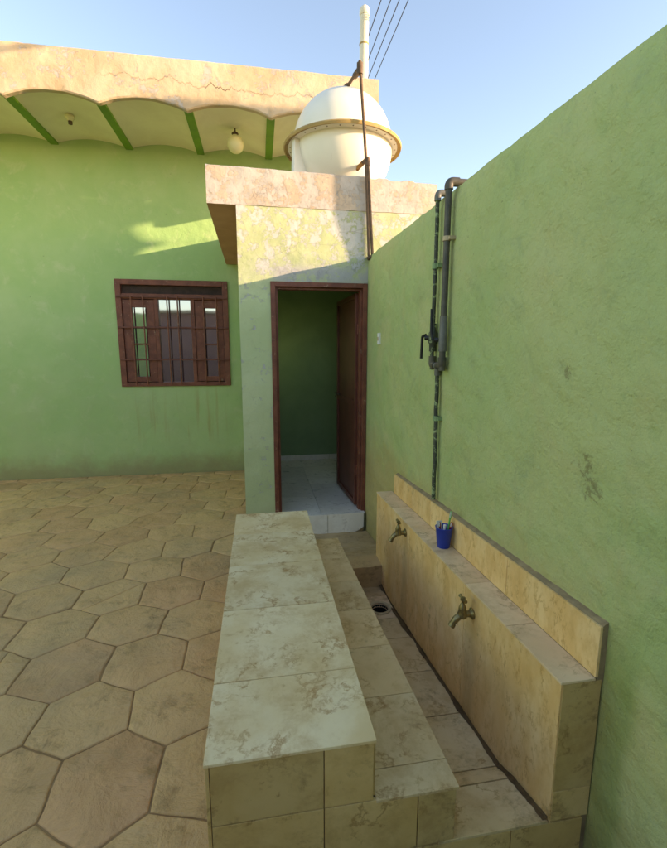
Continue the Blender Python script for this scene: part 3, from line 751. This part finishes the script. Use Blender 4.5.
lnd = thing('landing', 'muddy brown tiled landing step below the doorway at the end of the channel', 'step', (.6, 3.3, 0))
def lz(y):
    P = [(2.86, .085), (3.0, .10), (3.2, .055), (3.45, -.02), (3.81, -.05)]
    for (a, p), (b, q) in zip(P, P[1:]):
        if a <= y <= b:
            t = (y - a) / (b - a); return p + (q - p) * t
    return P[-1][1] if y > 3.8 else P[0][1]
bm = B(); L = bm.loops.layers.float_color.new('rnd')
xs = [.0 + i * .05 for i in range(21)]; ysq = [2.865, 2.9, 2.95, 3.0, 3.06, 3.12, 3.18, 3.24, 3.3, 3.38, 3.45, 3.55, 3.65, 3.81]
def lx(i, y): return -.14 + (WX(y) - .004 + .14) * i / 24
gg = [[bm.verts.new((lx(i, y), y, lz(y) * min(1, max(.0, (lx(i, y) - .2) / .3)) + lumpy((i * .4, y * 6, 2), .006, 1.0))) for i in range(25)] for y in ysq]
base = [bm.verts.new((v.co.x, v.co.y + .004, -.2)) for v in gg[0]]
for a, b in zip([base] + gg, gg):
    for i in range(24):
        f = bm.faces.new((a[i], a[i + 1], b[i + 1], b[i]))
        for l in f.loops: l[L] = (.2, .5, .8, 1)
obj('landing_tile', bm, M['tile_landing'], lnd, smooth='auto')

# ------------------------------------------------------------------ tap wall with ledge and splashback
tw = thing('tap_wall', 'low honey coloured tiled wall with ledge and splashback against the green wall', 'wash stand', (.94, 2, 0))
BE = 3.02
def hexw(bm, ax0, ax1, y0, y1, z0, z1, rnd=None, mi=0):
    """box whose x limits are distances from the boundary wall face"""
    return hexa(bm, [(WX(y0) - ax0, y0, z0[0]), (WX(y0) - ax1, y0, z0[0]), (WX(y1) - ax1, y1, z0[1]), (WX(y1) - ax0, y1, z0[1]), (WX(y0) - ax0, y0, z1[0]), (WX(y0) - ax1, y0, z1[0]), (WX(y1) - ax1, y1, z1[1]), (WX(y1) - ax0, y1, z1[1])], mi, rnd)
def bt(y): return .622 - .017 * (y - YB)              # ledge height
def stp_(y): return .790 - .032 * (y - YB)            # splashback height
bm = B(); hexw(bm, .133, -.02, YB + .008, BE - .008, (-.3, -.3), (bt(YB) - .008, bt(BE) - .008)); obj('core', bm, M['grout'], tw)
bm = B(); js = [YB, 1.66, 2.34, BE]
for a, b in zip(js, js[1:]): hexw(bm, .140, .132, a + .001, b - .001, (-.2, -.2), (bt(a) - .008, bt(b) - .008), R3())
obj('face_tile', bm, M['tile_block'], tw, bevel=.001)
bm = B(); js = [YB - .004, 1.345, 1.655, 2.0, 2.33, 2.66, BE]
for a, b in zip(js, js[1:]): hexw(bm, .144, .028, a + .0012, b - .0012, (bt(a) - .008, bt(b) - .008), (bt(a), bt(b)), R3())
obj('ledge_tile', bm, M['tile_ledge'], tw, bevel=.001)
bm = B(); js = [YB - .002, 1.54, 2.02, 2.32, 2.62, BE - .05]
for a, b in zip(js, js[1:]): hexw(bm, .028, .019, a + .001, b - .001, (bt(a) + .0005, bt(b) + .0005), (stp_(a), stp_(b)), R3())
obj('splashback_tile', bm, M['tile_block'], tw, bevel=.001)
bm = B(); n = 70; prev = None
for i in range(n + 1):
    y = YB + .001 + (BE - .052 - YB) * i / n; j = .005 * noise.noise(Vector((y * 30, 0, 0))) + .004 * noise.noise(Vector((y * 9, 4, 0)))
    cur = [bm.verts.new(p) for p in ((WX(y) - .0185, y, bt(y) - .02), (WX(y) - .0185, y, stp_(y) - .002), (WX(y) - .010 + j, y, stp_(y) + .006 + j), (WX(y) + .012, y, stp_(y) + .016 + j), (WX(y) + .012, y, bt(y) - .02))]
    if prev:
        for k in range(5): bm.faces.new((prev[k], prev[(k + 1) % 5], cur[(k + 1) % 5], cur[k]))
    else: bm.faces.new(cur[::-1])
    prev = cur
bm.faces.new(prev); obj('mortar_edge', bm, M['mortar'], tw)
bm = B(); F = ((0, YB + .007, 0), (1, 0, 0), (0, 0, 1), (0, -1, 0))
tiles(bm, *F, [WX(YB) - .136, WX(YB) - .004], [CT - .004, .235, bt(YB) - .009], .008, .002)
obj('end_tile', bm, M['tile_front'], tw, bevel=.001)

# ------------------------------------------------------------------ taps (built once, then copied)
def make_tap():
    t = thing('water_tap', 'near brass tap on the tiled face, its cross handle turned upright', 'tap', (0, 0, 0), 'brass taps along the tiled face')
    bm = B()   # local: wall at x=0, spout points to -x and down
    lathe(bm, [(.001, .0), (.024, .0), (.024, .005), (.016, .010), (.0145, .014)], (0, 0, 0), 20, ax=(-1, 0, 0))
    tube(bm, bend([(-.006, 0, 0), (-.044, 0, .002), (-.072, 0, -.014), (-.092, 0, -.044)], .014), [.0135] * 7 + [.014] * 5 + [.0125, .0115], 14)
    lathe(bm, [(0, 0), (.0145, 0), (.0145, .014), (.0125, .014), (.0, .014)], (-.086, 0, -.036), 16, ax=(-.5, 0, -.85))
    lathe(bm, [(.020, -.012), (.020, .004), (.0155, .014), (.0165, .018), (.0155, .030), (.010, .044), (.006, .052), (.0, .053)], (-.046, 0, .002), 16)
    obj('body', bm, M['brass'], t, local=True, smooth='auto')
    bm = B()
    lathe(bm, [(.0055, 0), (.0055, .026), (.0, .026)], (-.046, 0, .048), 10)
    tube(bm, [(-.046, -.027, .073), (-.046, -.012, .071), (-.046, .012, .071), (-.046, .027, .073)], [.0078, .0052, .0052, .0078], 10)
    lathe(bm, [(0, -.007), (.011, -.006), (.011, .006), (0, .008)], (-.046, 0, .071), 12)
    obj('handle', bm, M['brass'], t, local=True, smooth='auto')
    return t
def dup(root, loc, rz, label, group=None):
    r = root.copy(); COL.objects.link(r); r.location = loc; r.rotation_euler[2] += rz; r['label'] = label
    if group: r['group'] = group
    for ch in root.children:
        c = ch.copy(); COL.objects.link(c); c.parent = r
    return r
tap = make_tap(); ty = 1.59; tap.location = (WX(ty) - .140, ty, .512); tap.rotation_euler = (0, 0, 0); tap.scale = (1, 1, 1)
ty = 2.41; t2 = dup(tap, (WX(ty) - .140, ty, .528), 0, 'far brass tap on the tiled face, nearest the doorway')
t2.scale = (1.0, 1.0, 1.0)

# ------------------------------------------------------------------ cup and brushes on the ledge
cy_ = 2.03; ccx = WX(cy_) - .075; czz = bt(cy_) + .001
bm = B(); lathe(bm, [(0, .0), (.030, 0), (.032, .003), (.0435, .106), (.0455, .108), (.0445, .110), (.042, .109), (.0305, .006), (0, .006)], (ccx, cy_, czz), 32)
cup = tag(obj('plastic_cup', bm, M['blue'], smooth='auto'), 'bright blue plastic cup holding toothbrushes on the tiled ledge', 'cup')
def brush(mat, label, bx, by, top, handle_w=.0045, head=True, grp='toothbrushes in the blue cup'):
    base = Vector((ccx + bx * .35, cy_ + by * .35, czz + .014)); tip = Vector(top)
    t = thing('toothbrush', label, 'toothbrush', base, grp)
    bm = B(); d = tip - base; m = base + d * .5 + Vector((.002, .002, 0))
    tube(bm, [base, base + d * .25, m, base + d * .75, base + d * .84, tip], [handle_w, handle_w * 1.2, handle_w * .9, handle_w * .7, handle_w * 1.1, handle_w * .9], 10)
    obj('handle', bm, mat, t, smooth='auto')
    bm = B(); h = base + d * .84
    for k in range(6):
        for s in (-1, 1):
            p = h + (tip - h) * (k + .3) / 6; sd = Vector((-.6, -.8, 0)); pr_ = Vector((.8, -.6, 0)) * .002 * s
            tube(bm, [p + pr_, p + pr_ + sd * .011], .0016, 6)
    obj('bristles', bm, M['white'], t)
    return t
brush(M['toothgreen'], 'tall green toothbrush standing highest in the blue cup', .02, -.01, (ccx + .030, cy_ - .012, czz + .192), .0058)
brush(M['red'], 'short red toothbrush at the left rim of the blue cup', -.03, .0, (ccx - .022, cy_ + .010, czz + .130), .0062)
brush(M['red'], 'dark red toothbrush leaning on the right rim of the blue cup', .03, .02, (ccx + .034, cy_ - .016, czz + .134), .0068)
bm = B(); tube(bm, [(ccx - .006, cy_ - .012, czz + .02), (ccx - .004, cy_ - .016, czz + .125)], [.006, .007], 12)
tag(obj('toothpaste_tube', bm, M['white'], smooth='auto'), 'slim white tube between the red brushes in the blue cup', 'tube')
bm = B(); hexa(bm, [(ccx - .030, cy_ + .004, czz + .02), (ccx - .006, cy_ + .012, czz + .02), (ccx - .007, cy_ + .015, czz + .02), (ccx - .031, cy_ + .007, czz + .02), (ccx - .040, cy_ + .004, czz + .140), (ccx - .004, cy_ + .014, czz + .136), (ccx - .005, cy_ + .017, czz + .136), (ccx - .041, cy_ + .007, czz + .140)])
tag(obj('toothpaste_sachet', bm, M['white'], bevel=.0008), 'flat white sachet sticking out of the left of the blue cup', 'sachet')

# ------------------------------------------------------------------ wall switch plate
sy = 3.50; bm = B(); hexw(bm, .010, -.006, sy - .028, sy + .028, (1.655, 1.655), (1.745, 1.745)); sw = thing('bell_switch', 'small pale switch plate on the green wall beside the doorway', 'switch', (WX(sy), sy, 1.7))
obj('plate', bm, M['white'], sw, bevel=.003)
bm = B(); hexw(bm, .015, .009, sy - .009, sy + .009, (1.685, 1.685), (1.715, 1.715)); obj('button', bm, M['clip'], sw, bevel=.002)

# ------------------------------------------------------------------ wall pipes
def clipring(bm, p, r, h):
    lathe(bm, [(r, -h / 2), (r + .004, -h / 2), (r + .004, h / 2), (r, h / 2)], p, 16)
pa = 2.225; xa = WX(pa) - .034
pp = thing('supply_pipe', 'thick dark grey pipe running over the top of the green wall down to a valve', 'pipe', (xa, pa, 1.5), 'pipes on the green wall')
bm = B(); tube(bm, bend([(xa, pa, 1.50), (xa, pa, 2.428), (xa + .30, pa, 2.428)], .03), .0165, 16); obj('tube', bm, M['blackpipe'], pp, smooth='auto')
bm = B(); tube(bm, bend([(xa, pa, 2.39), (xa, pa, 2.428), (xa + .05, pa, 2.428)], .022), .0215, 16)
obj('elbow', bm, M['blackpipe'], pp, smooth='auto')
bm = B(); tube(bm, [(xa, pa, 1.60), (xa, pa, 1.69), (xa, pa, 1.70), (xa, pa, 1.78)], [.0215, .0215, .0195, .0195], 16); obj('coupling', bm, M['greypipe'], pp, smooth='auto')
bm = B(); tube(bm, bend([(xa, pa, 1.57), (xa, pa, 1.525), (xa, pa + .05, 1.525)], .02), .022, 16); obj('elbow', bm, M['blackpipe'], pp, smooth='auto')
bm = B(); clipring(bm, (xa, pa, 2.16), .017, .022); box(bm, xa, WX(pa) + .006, pa - .034, pa - .018, 2.152, 2.168); obj('clip', bm, M['clip'], pp)
bm = B(); lathe(bm, [(0, 0), (.012, 0), (.012, .02), (0, .02)], (xa - .02, pa + .012, 1.66), 12, ax=(-1, .6, 0)); tube(bm, [(xa - .045, pa + .03, 1.66), (xa - .05, pa + .04, 1.70), (xa - .05, pa + .045, 1.82)], [.008, .008, .006], 8); obj('valve_lever', bm, M['black'], pp)

pb = 2.375; xb = WX(pb) - .026
pq = thing('branch_pipe', 'thin dark pipe splashed with green paint left of the thick pipe, with a drooping lever', 'pipe', (xb, pb, 1.5), 'pipes on the green wall')
bm = B(); P_ = [(xb, pb, 1.50)]
for k in range(1, 12): P_.append((xb + random.uniform(-.002, .002), pb + random.uniform(-.004, .004), 1.5 + .92 * k / 12))
tube(bm, bend(P_ + [(xb, pb, 2.425), (xb + .30, pb, 2.425)], .02, 3), .011, 12); obj('tube', bm, M['spotty'], pq, smooth='auto')
bm = B(); tube(bm, bend([(xb, pb, 2.385), (xb, pb, 2.425), (xb + .05, pb, 2.425)], .02), .018, 12); obj('elbow', bm, M['greypipe'], pq, smooth='auto')
bm = B(); tube(bm, [(xb, pb, 1.60), (xb, pb, 1.64), (xb, pb, 1.65), (xb, pb, 1.70), (xb, pb, 1.71), (xb, pb, 1.75)], [.019, .019, .025, .025, .018, .018], 12); obj('valve_body', bm, M['spotty'], pq, smooth='auto')
bm = B(); lathe(bm, [(0, 0), (.013, 0), (.013, .025), (0, .025)], (xb - .015, pb + .012, 1.675), 12, ax=(-1, 1, 0)); tube(bm, bend([(xb - .03, pb + .03, 1.69), (xb - .035, pb + .07, 1.685), (xb - .035, pb + .078, 1.56)], .015), .0085, 8); obj('valve_lever', bm, M['black'], pq, smooth='auto')
bm = B(); tube(bm, bend([(xb, pb, 1.575), (xb, pb, 1.525), (xb, pb - .045, 1.525)], .018), .019, 12); obj('elbow', bm, M['blackpipe'], pq, smooth='auto')
bm = B(); clipring(bm, (xb, pb, 2.055), .0135, .03); box(bm, xb, WX(pb) + .006, pb - .035, pb - .012, 2.045, 2.065); obj('clip', bm, M['spotgreen'], pq)

pc = 2.305; xc = WX(pc) - .022
pr_ = thing('drop_pipe', 'lower dark pipe dropping from the valves to the splashback behind the blue cup', 'pipe', (xc, pc, .8), 'pipes on the green wall')
bm = B(); tube(bm, [(xb, pb - .045, 1.525), (xc, pc, 1.522), (xa, pa + .045, 1.525)], [.016, .018, .018], 12); tube(bm, [(xc, pc, 1.53), (xc, pc, 1.47)], .017, 12); obj('tee', bm, M['greypipe'], pr_, smooth='auto')
bm = B(); P_ = [(xc + random.uniform(-.0015, .0015), pc + random.uniform(-.005, .005) - .01 * (k / 10), 1.50 - .73 * k / 10) for k in range(11)]
tube(bm, P_, .0115, 12); obj('tube', bm, M['spotty'], pr_, smooth='auto')
bm = B(); clipring(bm, (xc, pc - .004, 1.235), .0145, .026); box(bm, xc, WX(pc) + .006, pc - .035, pc - .012, 1.225, 1.245); obj('clip', bm, M['spotgreen'], pr_)

# ------------------------------------------------------------------ water tank on the washroom roof
TX, TY, TZ, TR = .82, 4.40, 3.45, .455
tank = thing('water_tank', 'round cream water tank with a yellowed rim on the washroom roof', 'water tank', (TX, TY, 3.0))
bm = B(); pf = []
for k in range(0, 19):
    a = R(90 * k / 18); r = TR * math.cos(a) * 1.0; pf.append((max(r, 0), .014 + TR * 1.02 * math.sin(a)))
pf = [(TR + .05, .008), (TR + .02, .014)] + pf
lathe(bm, pf, (TX, TY, TZ), 64); obj('upper_dome', bm, M['tank'], tank, smooth='auto')
bm = B(); pf = []
for k in range(0, 18):
    a = R(90 * k / 18); pf.append((TR * math.cos(a), -.014 - TR * 1.03 * math.sin(a)))
pf = [(TR + .05, -.008), (TR + .02, -.014)] + [q for q in pf if q[0] > .10] + [(.10, -TR * 1.04), (0, -TR * 1.04)]
lathe(bm, pf, (TX, TY, TZ), 64); obj('lower_bowl', bm, M['tank'], tank, smooth='auto')
bm = B(); RO = .54
lathe(bm, [(TR + .0, .006), (RO, .010), (RO + .006, -.002), (RO, -.020), (RO - .010, -.020), (RO - .012, -.006), (TR, -.006)], (TX, TY, TZ), 72); fl_ = obj('flange', bm, M['flange'], tank, smooth='auto')
for k in range(28):
    t = 2 * math.pi * k / 28; c = (TX + (RO - .055) * math.cos(t), TY + (RO - .055) * math.sin(t), TZ)
    bm = B(); lathe(bm, [(0, -.014), (.006, -.014), (.006, .014), (0, .014)], c, 6); obj('bolt', bm, M['rust'], fl_)
bm = B(); lathe(bm, [(.075, 0), (.078, .012), (.06, .03), (.045, .055), (.04, .06), (0, .062)], (TX - .06, TY + .02, TZ + TR * 1.0), 24); obj('lid', bm, M['tank'], tank, smooth='auto')
bm = B(); lathe(bm, [(.22, 2.955), (.22, 2.96), (.19, 3.06), (0, 3.06)], (TX, TY, 0), 40); obj('foot', bm, M['tank'], tank, smooth='auto')
bm = B(); a_ = R(200); d = Vector((math.cos(a_), math.sin(a_), 0)); sv = d.cross(Vector((0, 0, 1))); c = Vector((TX, TY, 0))
p0 = c + d * .52 + Vector((0, 0, 2.96)); p1 = c + d * (RO - .04) + Vector((0, 0, TZ - .01))
hexa(bm, [p0 - sv * .03 - d * .24, p0 + sv * .03 - d * .24, p0 + sv * .03, p0 - sv * .03, p1 - sv * .03 - d * .05, p1 + sv * .03 - d * .05, p1 + sv * .03, p1 - sv * .03]); obj('leg', bm, M['tank'], tank, bevel=.008)

# pipes climbing from the wall corner to the tank
wxc = WX(3.8) 
riser = thing('tank_riser_pipe', 'taller rusty iron pipe climbing from the wall corner to the top of the tank', 'pipe', (.95, 3.8, 2.4), 'rusty pipes by the tank')
A0 = Vector((.945, 3.825, 2.37)); A1 = Vector((.911, 3.828, 3.146)); A2 = Vector((.853, 3.835, 3.87))
bm = B(); tube(bm, [A0, A1, A2], .0125, 12); obj('tube', bm, M['rust'], riser, smooth='auto')
bm = B(); J = A2 - Vector((0, 0, .06)); E_ = Vector((TX - .01, TY - .06, TZ + TR * .985)); tube(bm, [J + Vector((.0, .0, .01)), J * .35 + E_ * .65, E_], [.013, .013, .02], 12); tube(bm, [J * .3 + E_ * .7, J * .2 + E_ * .8], .027, 8); obj('inlet', bm, M['rust'], riser, smooth='auto')
bm = B(); tube(bm, [J - Vector((0, 0, .035)), J + Vector((0, 0, .045))], .024, 12); tube(bm, [J + (E_ - J) * .02, J + (E_ - J) * .25], .024, 12); obj('union', bm, M['rust'], riser, smooth='auto')
outp = thing('tank_outlet_pipe', 'shorter rusty iron pipe beside the taller one, tapping the bottom of the tank', 'pipe', (.98, 3.8, 2.4), 'rusty pipes by the tank')
B0 = Vector((.975, 3.825, 2.38)); B1 = Vector((.924, 3.825, 3.13)); 
bm = B(); tube(bm, [B0, B1], .0125, 12); obj('tube', bm, M['rust'], outp, smooth='auto')
bm = B(); tube(bm, bend([B1 - Vector((0, 0, .03)), B1 + Vector((0, 0, .03)), B1 + Vector((-.03, .22, .04)), Vector((TX + .04, TY - .2, 3.10))], .015), .018, 12); obj('elbow', bm, M['rust'], outp, smooth='auto')
bm = B(); Q = B1 + Vector((-.045, .03, -.005)); tube(bm, [Q, Q + Vector((-.03, 0, -.03)), Q + Vector((-.035, -.005, -.05))], [.016, .014, .012], 10); obj('spout', bm, M['rust2'], outp, smooth='auto')
# iron strap at the foot of the two pipes
bm = B(); tube(bm, [(.93, 3.825, 2.375), (.985, 3.82, 2.40)], .016, 8); tag(obj('pipe_bracket', bm, M['rust'], smooth='auto'), 'rusty bracket holding the feet of two iron pipes on the wall corner', 'bracket')

# ------------------------------------------------------------------ plastic vent pole, cables
vp = thing('vent_pipe', 'tall cream plastic pole with a cap standing on the house roof behind the tank', 'vent pipe', (1.215, 5.25, 4.34))
bm = B(); tube(bm, [(1.21, 5.25, 4.33), (1.212, 5.25, 4.95), (1.215, 5.25, 5.16)], .047, 20); obj('tube', bm, M['pvc'], vp, smooth='auto')
bm = B(); tube(bm, [(1.211, 5.25, 4.86), (1.211, 5.25, 4.875)], .051, 20); obj('joint', bm, M['flange'], vp, smooth='auto')
bm = B(); lathe(bm, [(.049, 0), (.056, .01), (.056, .05), (.045, .075), (.022, .095), (0, .10)], (1.215, 5.25, 5.14), 20); obj('cap', bm, M['pvc'], vp, smooth='auto')
labs = ['first overhead cable from the pole, leftmost of four against the sky', 'second overhead cable from the left of four against the sky', 'third overhead cable from the left of four against the sky', 'rightmost of the four dark overhead cables against the sky']
for k, x in enumerate((1.325, 1.425, 1.515, 1.61)):
    bm = B(); P_ = [(x + .002 * i, -6 + i * 2.4, 5.15 + .0009 * (i * 2.4 - 11) ** 2 * .25 + k * .008) for i in range(22)]
    tube(bm, P_, .0052, 6); tag(obj('overhead_cable', bm, M['cable'], smooth='auto'), labs[k], 'cable', 'overhead power cables')

# ------------------------------------------------------------------ lamps under the eave
def lamp_base(bm, x, y, z):
    lathe(bm, [(0, 0), (.045, 0), (.045, -.02), (.032, -.034), (.028, -.05), (0, -.05)], (x, y, z), 20)
lm = thing('globe_lamp', 'yellowed glass globe lamp hanging under the eave left of the tank', 'lamp', (-.19, 5.45, 4.0))
bm = B(); tube(bm, [(-.19, 5.45, 4.03), (-.188, 5.448, 3.985)], .008, 8); lathe(bm, [(0, .0), (.03, .0), (.038, -.012), (.03, -.03), (.03, -.05), (0, -.05)], (-.19, 5.45, 3.985), 16); obj('holder', bm, M['rust'], lm, smooth='auto')
bm = B(); lathe(bm, [(.032, .0), (.034, -.012), (.05, -.02)] + [(.092 * math.sin(R(a)), -.092 + .092 * math.cos(R(a))) for a in range(36, 181, 9)], (-.188, 5.448, 3.955), 28); obj('globe', bm, M['globe'], lm, smooth='auto')
lm2 = thing('lamp_socket', 'small cream lamp socket without a globe under the far left eave', 'lamp socket', (-1.87, 5.45, 4.0))
bm = B(); lamp_base(bm, -1.87, 5.45, 4.02); obj('base', bm, M['globe'], lm2, smooth='auto')
bm = B(); lathe(bm, [(.020, 0), (.020, -.03), (.015, -.03), (.0, -.02)], (-1.87, 5.45, 3.971), 16); obj('socket', bm, M['rust'], lm2, smooth='auto')

# ------------------------------------------------------------------ the rest of the courtyard, behind and beside the camera
bm = B(); box(bm, -7.5, -3.75, -5.3, -5.0, -.1, 2.95)
tag(obj('courtyard_wall', bm, M['window_wall']), 'plain green courtyard wall behind the viewpoint, seen only in the window glass', 'wall')
op = thing('opposite_building', 'mauve brown building behind the viewpoint, seen only in the window glass', 'building', (-1, -6, 0))
bm = B(); box(bm, -3.74, 1.4, -8, -5.01, -.1, 2.96); obj('wall', bm, M['mauve'], op)
bm = B(); box(bm, -3.9, 1.5, -8.1, -4.85, 2.962, 3.06); obj('roof_slab', bm, M['roughconc'], op)
bm = B(); box(bm, -7.7, -7.52, -5.3, 6.0, -.1, 2.6)
tag(obj('side_wall', bm, M['window_wall']), 'low green wall closing the far left side of the courtyard', 'wall')
# unseen stub added beyond the green wall, outline traced back from its shadow
def up(x, z, X=3.0):  # carry a shadow point on the washroom front back along the sun's ray to plane X
    d = X - x; return (YD - .42 * d, z + .235 * d)
bm = B(); sh = [(.652, 3.30), (.652, 3.024), (.668, 2.755), (.799, 2.385), (.80, 1.5), (.905, 1.5), (.905, 3.30)]
pts = [up(*q) for q in sh]; pts = [(pts[0][0], 3.62), pts[1], pts[2], pts[3], (pts[3][0], -.1), (pts[5][0], -.1), (pts[6][0], 3.62)]
a = [bm.verts.new((2.98, y, z)) for y, z in pts]; b = [bm.verts.new((3.03, y, z)) for y, z in pts]
bm.faces.new(a); bm.faces.new(b[::-1])
for k in range(7): bm.faces.new((a[k], a[(k + 1) % 7], b[(k + 1) % 7], b[k]))
tag(obj('shadow_stub', bm, M['roughconc']), 'narrow unseen stub beyond the green wall, added to cast the shadow on the washroom front', 'wall')

ns = thing('sun_blocker', 'unseen metal sheet on a post beyond the green wall, added to shade the house wall', 'metal sheet', (7, 2.3, 0))  # added out of view, outline cut to keep sun off the house wall
pl = [(4.34, 4.14), (4.34, 4.33), (3.9, 4.60), (3.3, 4.94), (3.1, 4.40), (3.3, 4.28), (3.6, 4.16), (3.82, 3.95), (3.92, 3.68), (4.12, 3.66), (4.128, 3.773), (4.165, 3.86), (4.295, 3.874), (4.17, 3.974), (4.12, 4.148)]
pl = [(y - 1.68, z + .94) for y, z in pl]
bm = B(); a = [bm.verts.new((7.0, y, z)) for y, z in pl]; b = [bm.verts.new((7.02, y, z)) for y, z in pl]
bm.faces.new(a); bm.faces.new(b[::-1])
for k in range(len(pl)): q = (k + 1) % len(pl); bm.faces.new((a[k], a[q], b[q], b[k]))
obj('sheet', bm, M['rust'], ns)
bm = B(); box(bm, 6.96, 6.999, 2.29, 2.33, -.1, 4.66); obj('post', bm, M['rust'], ns)

# ------------------------------------------------------------------ light
w = bpy.data.worlds.new('World'); S.world = w; w.use_nodes = True
nt = w.node_tree; bg = nt.nodes['Background']; sky = nt.nodes.new('ShaderNodeTexSky'); sky.sky_type = 'NISHITA'; sky.sun_disc = False
D = Vector((-1, .42, -.235)).normalized()            # direction the light travels
el = math.asin(-D.z)
sky.sun_elevation = el; sky.sun_rotation = math.atan2(-D.x, -D.y)
sky.air_density = 1.0; sky.dust_density = .7; sky.ozone_density = 4.0; sky.altitude = 400
nt.links.new(sky.outputs[0], bg.inputs[0]); bg.inputs[1].default_value = .15
sun = bpy.data.lights.new('sun', 'SUN'); sun.energy = 2.0; sun.angle = R(.5); sun.color = (1, .95, .90)
so = bpy.data.objects.new('sun', sun); COL.objects.link(so); so.rotation_euler = D.to_track_quat('-Z', 'Y').to_euler(); so.location = (8, -4, 6)

# ------------------------------------------------------------------ camera
cam = bpy.data.cameras.new('camera'); co = bpy.data.objects.new('camera', cam); COL.objects.link(co); S.camera = co
cam.sensor_fit = 'HORIZONTAL'; cam.sensor_width = 36; cam.lens = 36 * 443 / 667; cam.clip_end = 2000; cam.clip_start = .05
yaw, pit = R(9.5), R(-9.3)
f = Vector((math.sin(yaw) * math.cos(pit), math.cos(yaw) * math.cos(pit), math.sin(pit)))
co.location = (0, 0, 1.6); co.rotation_euler = f.to_track_quat('-Z', 'Y').to_euler()

S.render.engine = 'CYCLES'
S.view_settings.view_transform = 'Standard'; S.view_settings.look = 'None'; S.view_settings.exposure = 2.22; S.view_settings.gamma = 1
S.view_settings.use_curve_mapping = False
S.view_settings.use_white_balance = True; S.view_settings.white_balance_temperature = 12000; S.view_settings.white_balance_tint = 21
S.cycles.max_bounces = 10; S.cycles.diffuse_bounces = 6
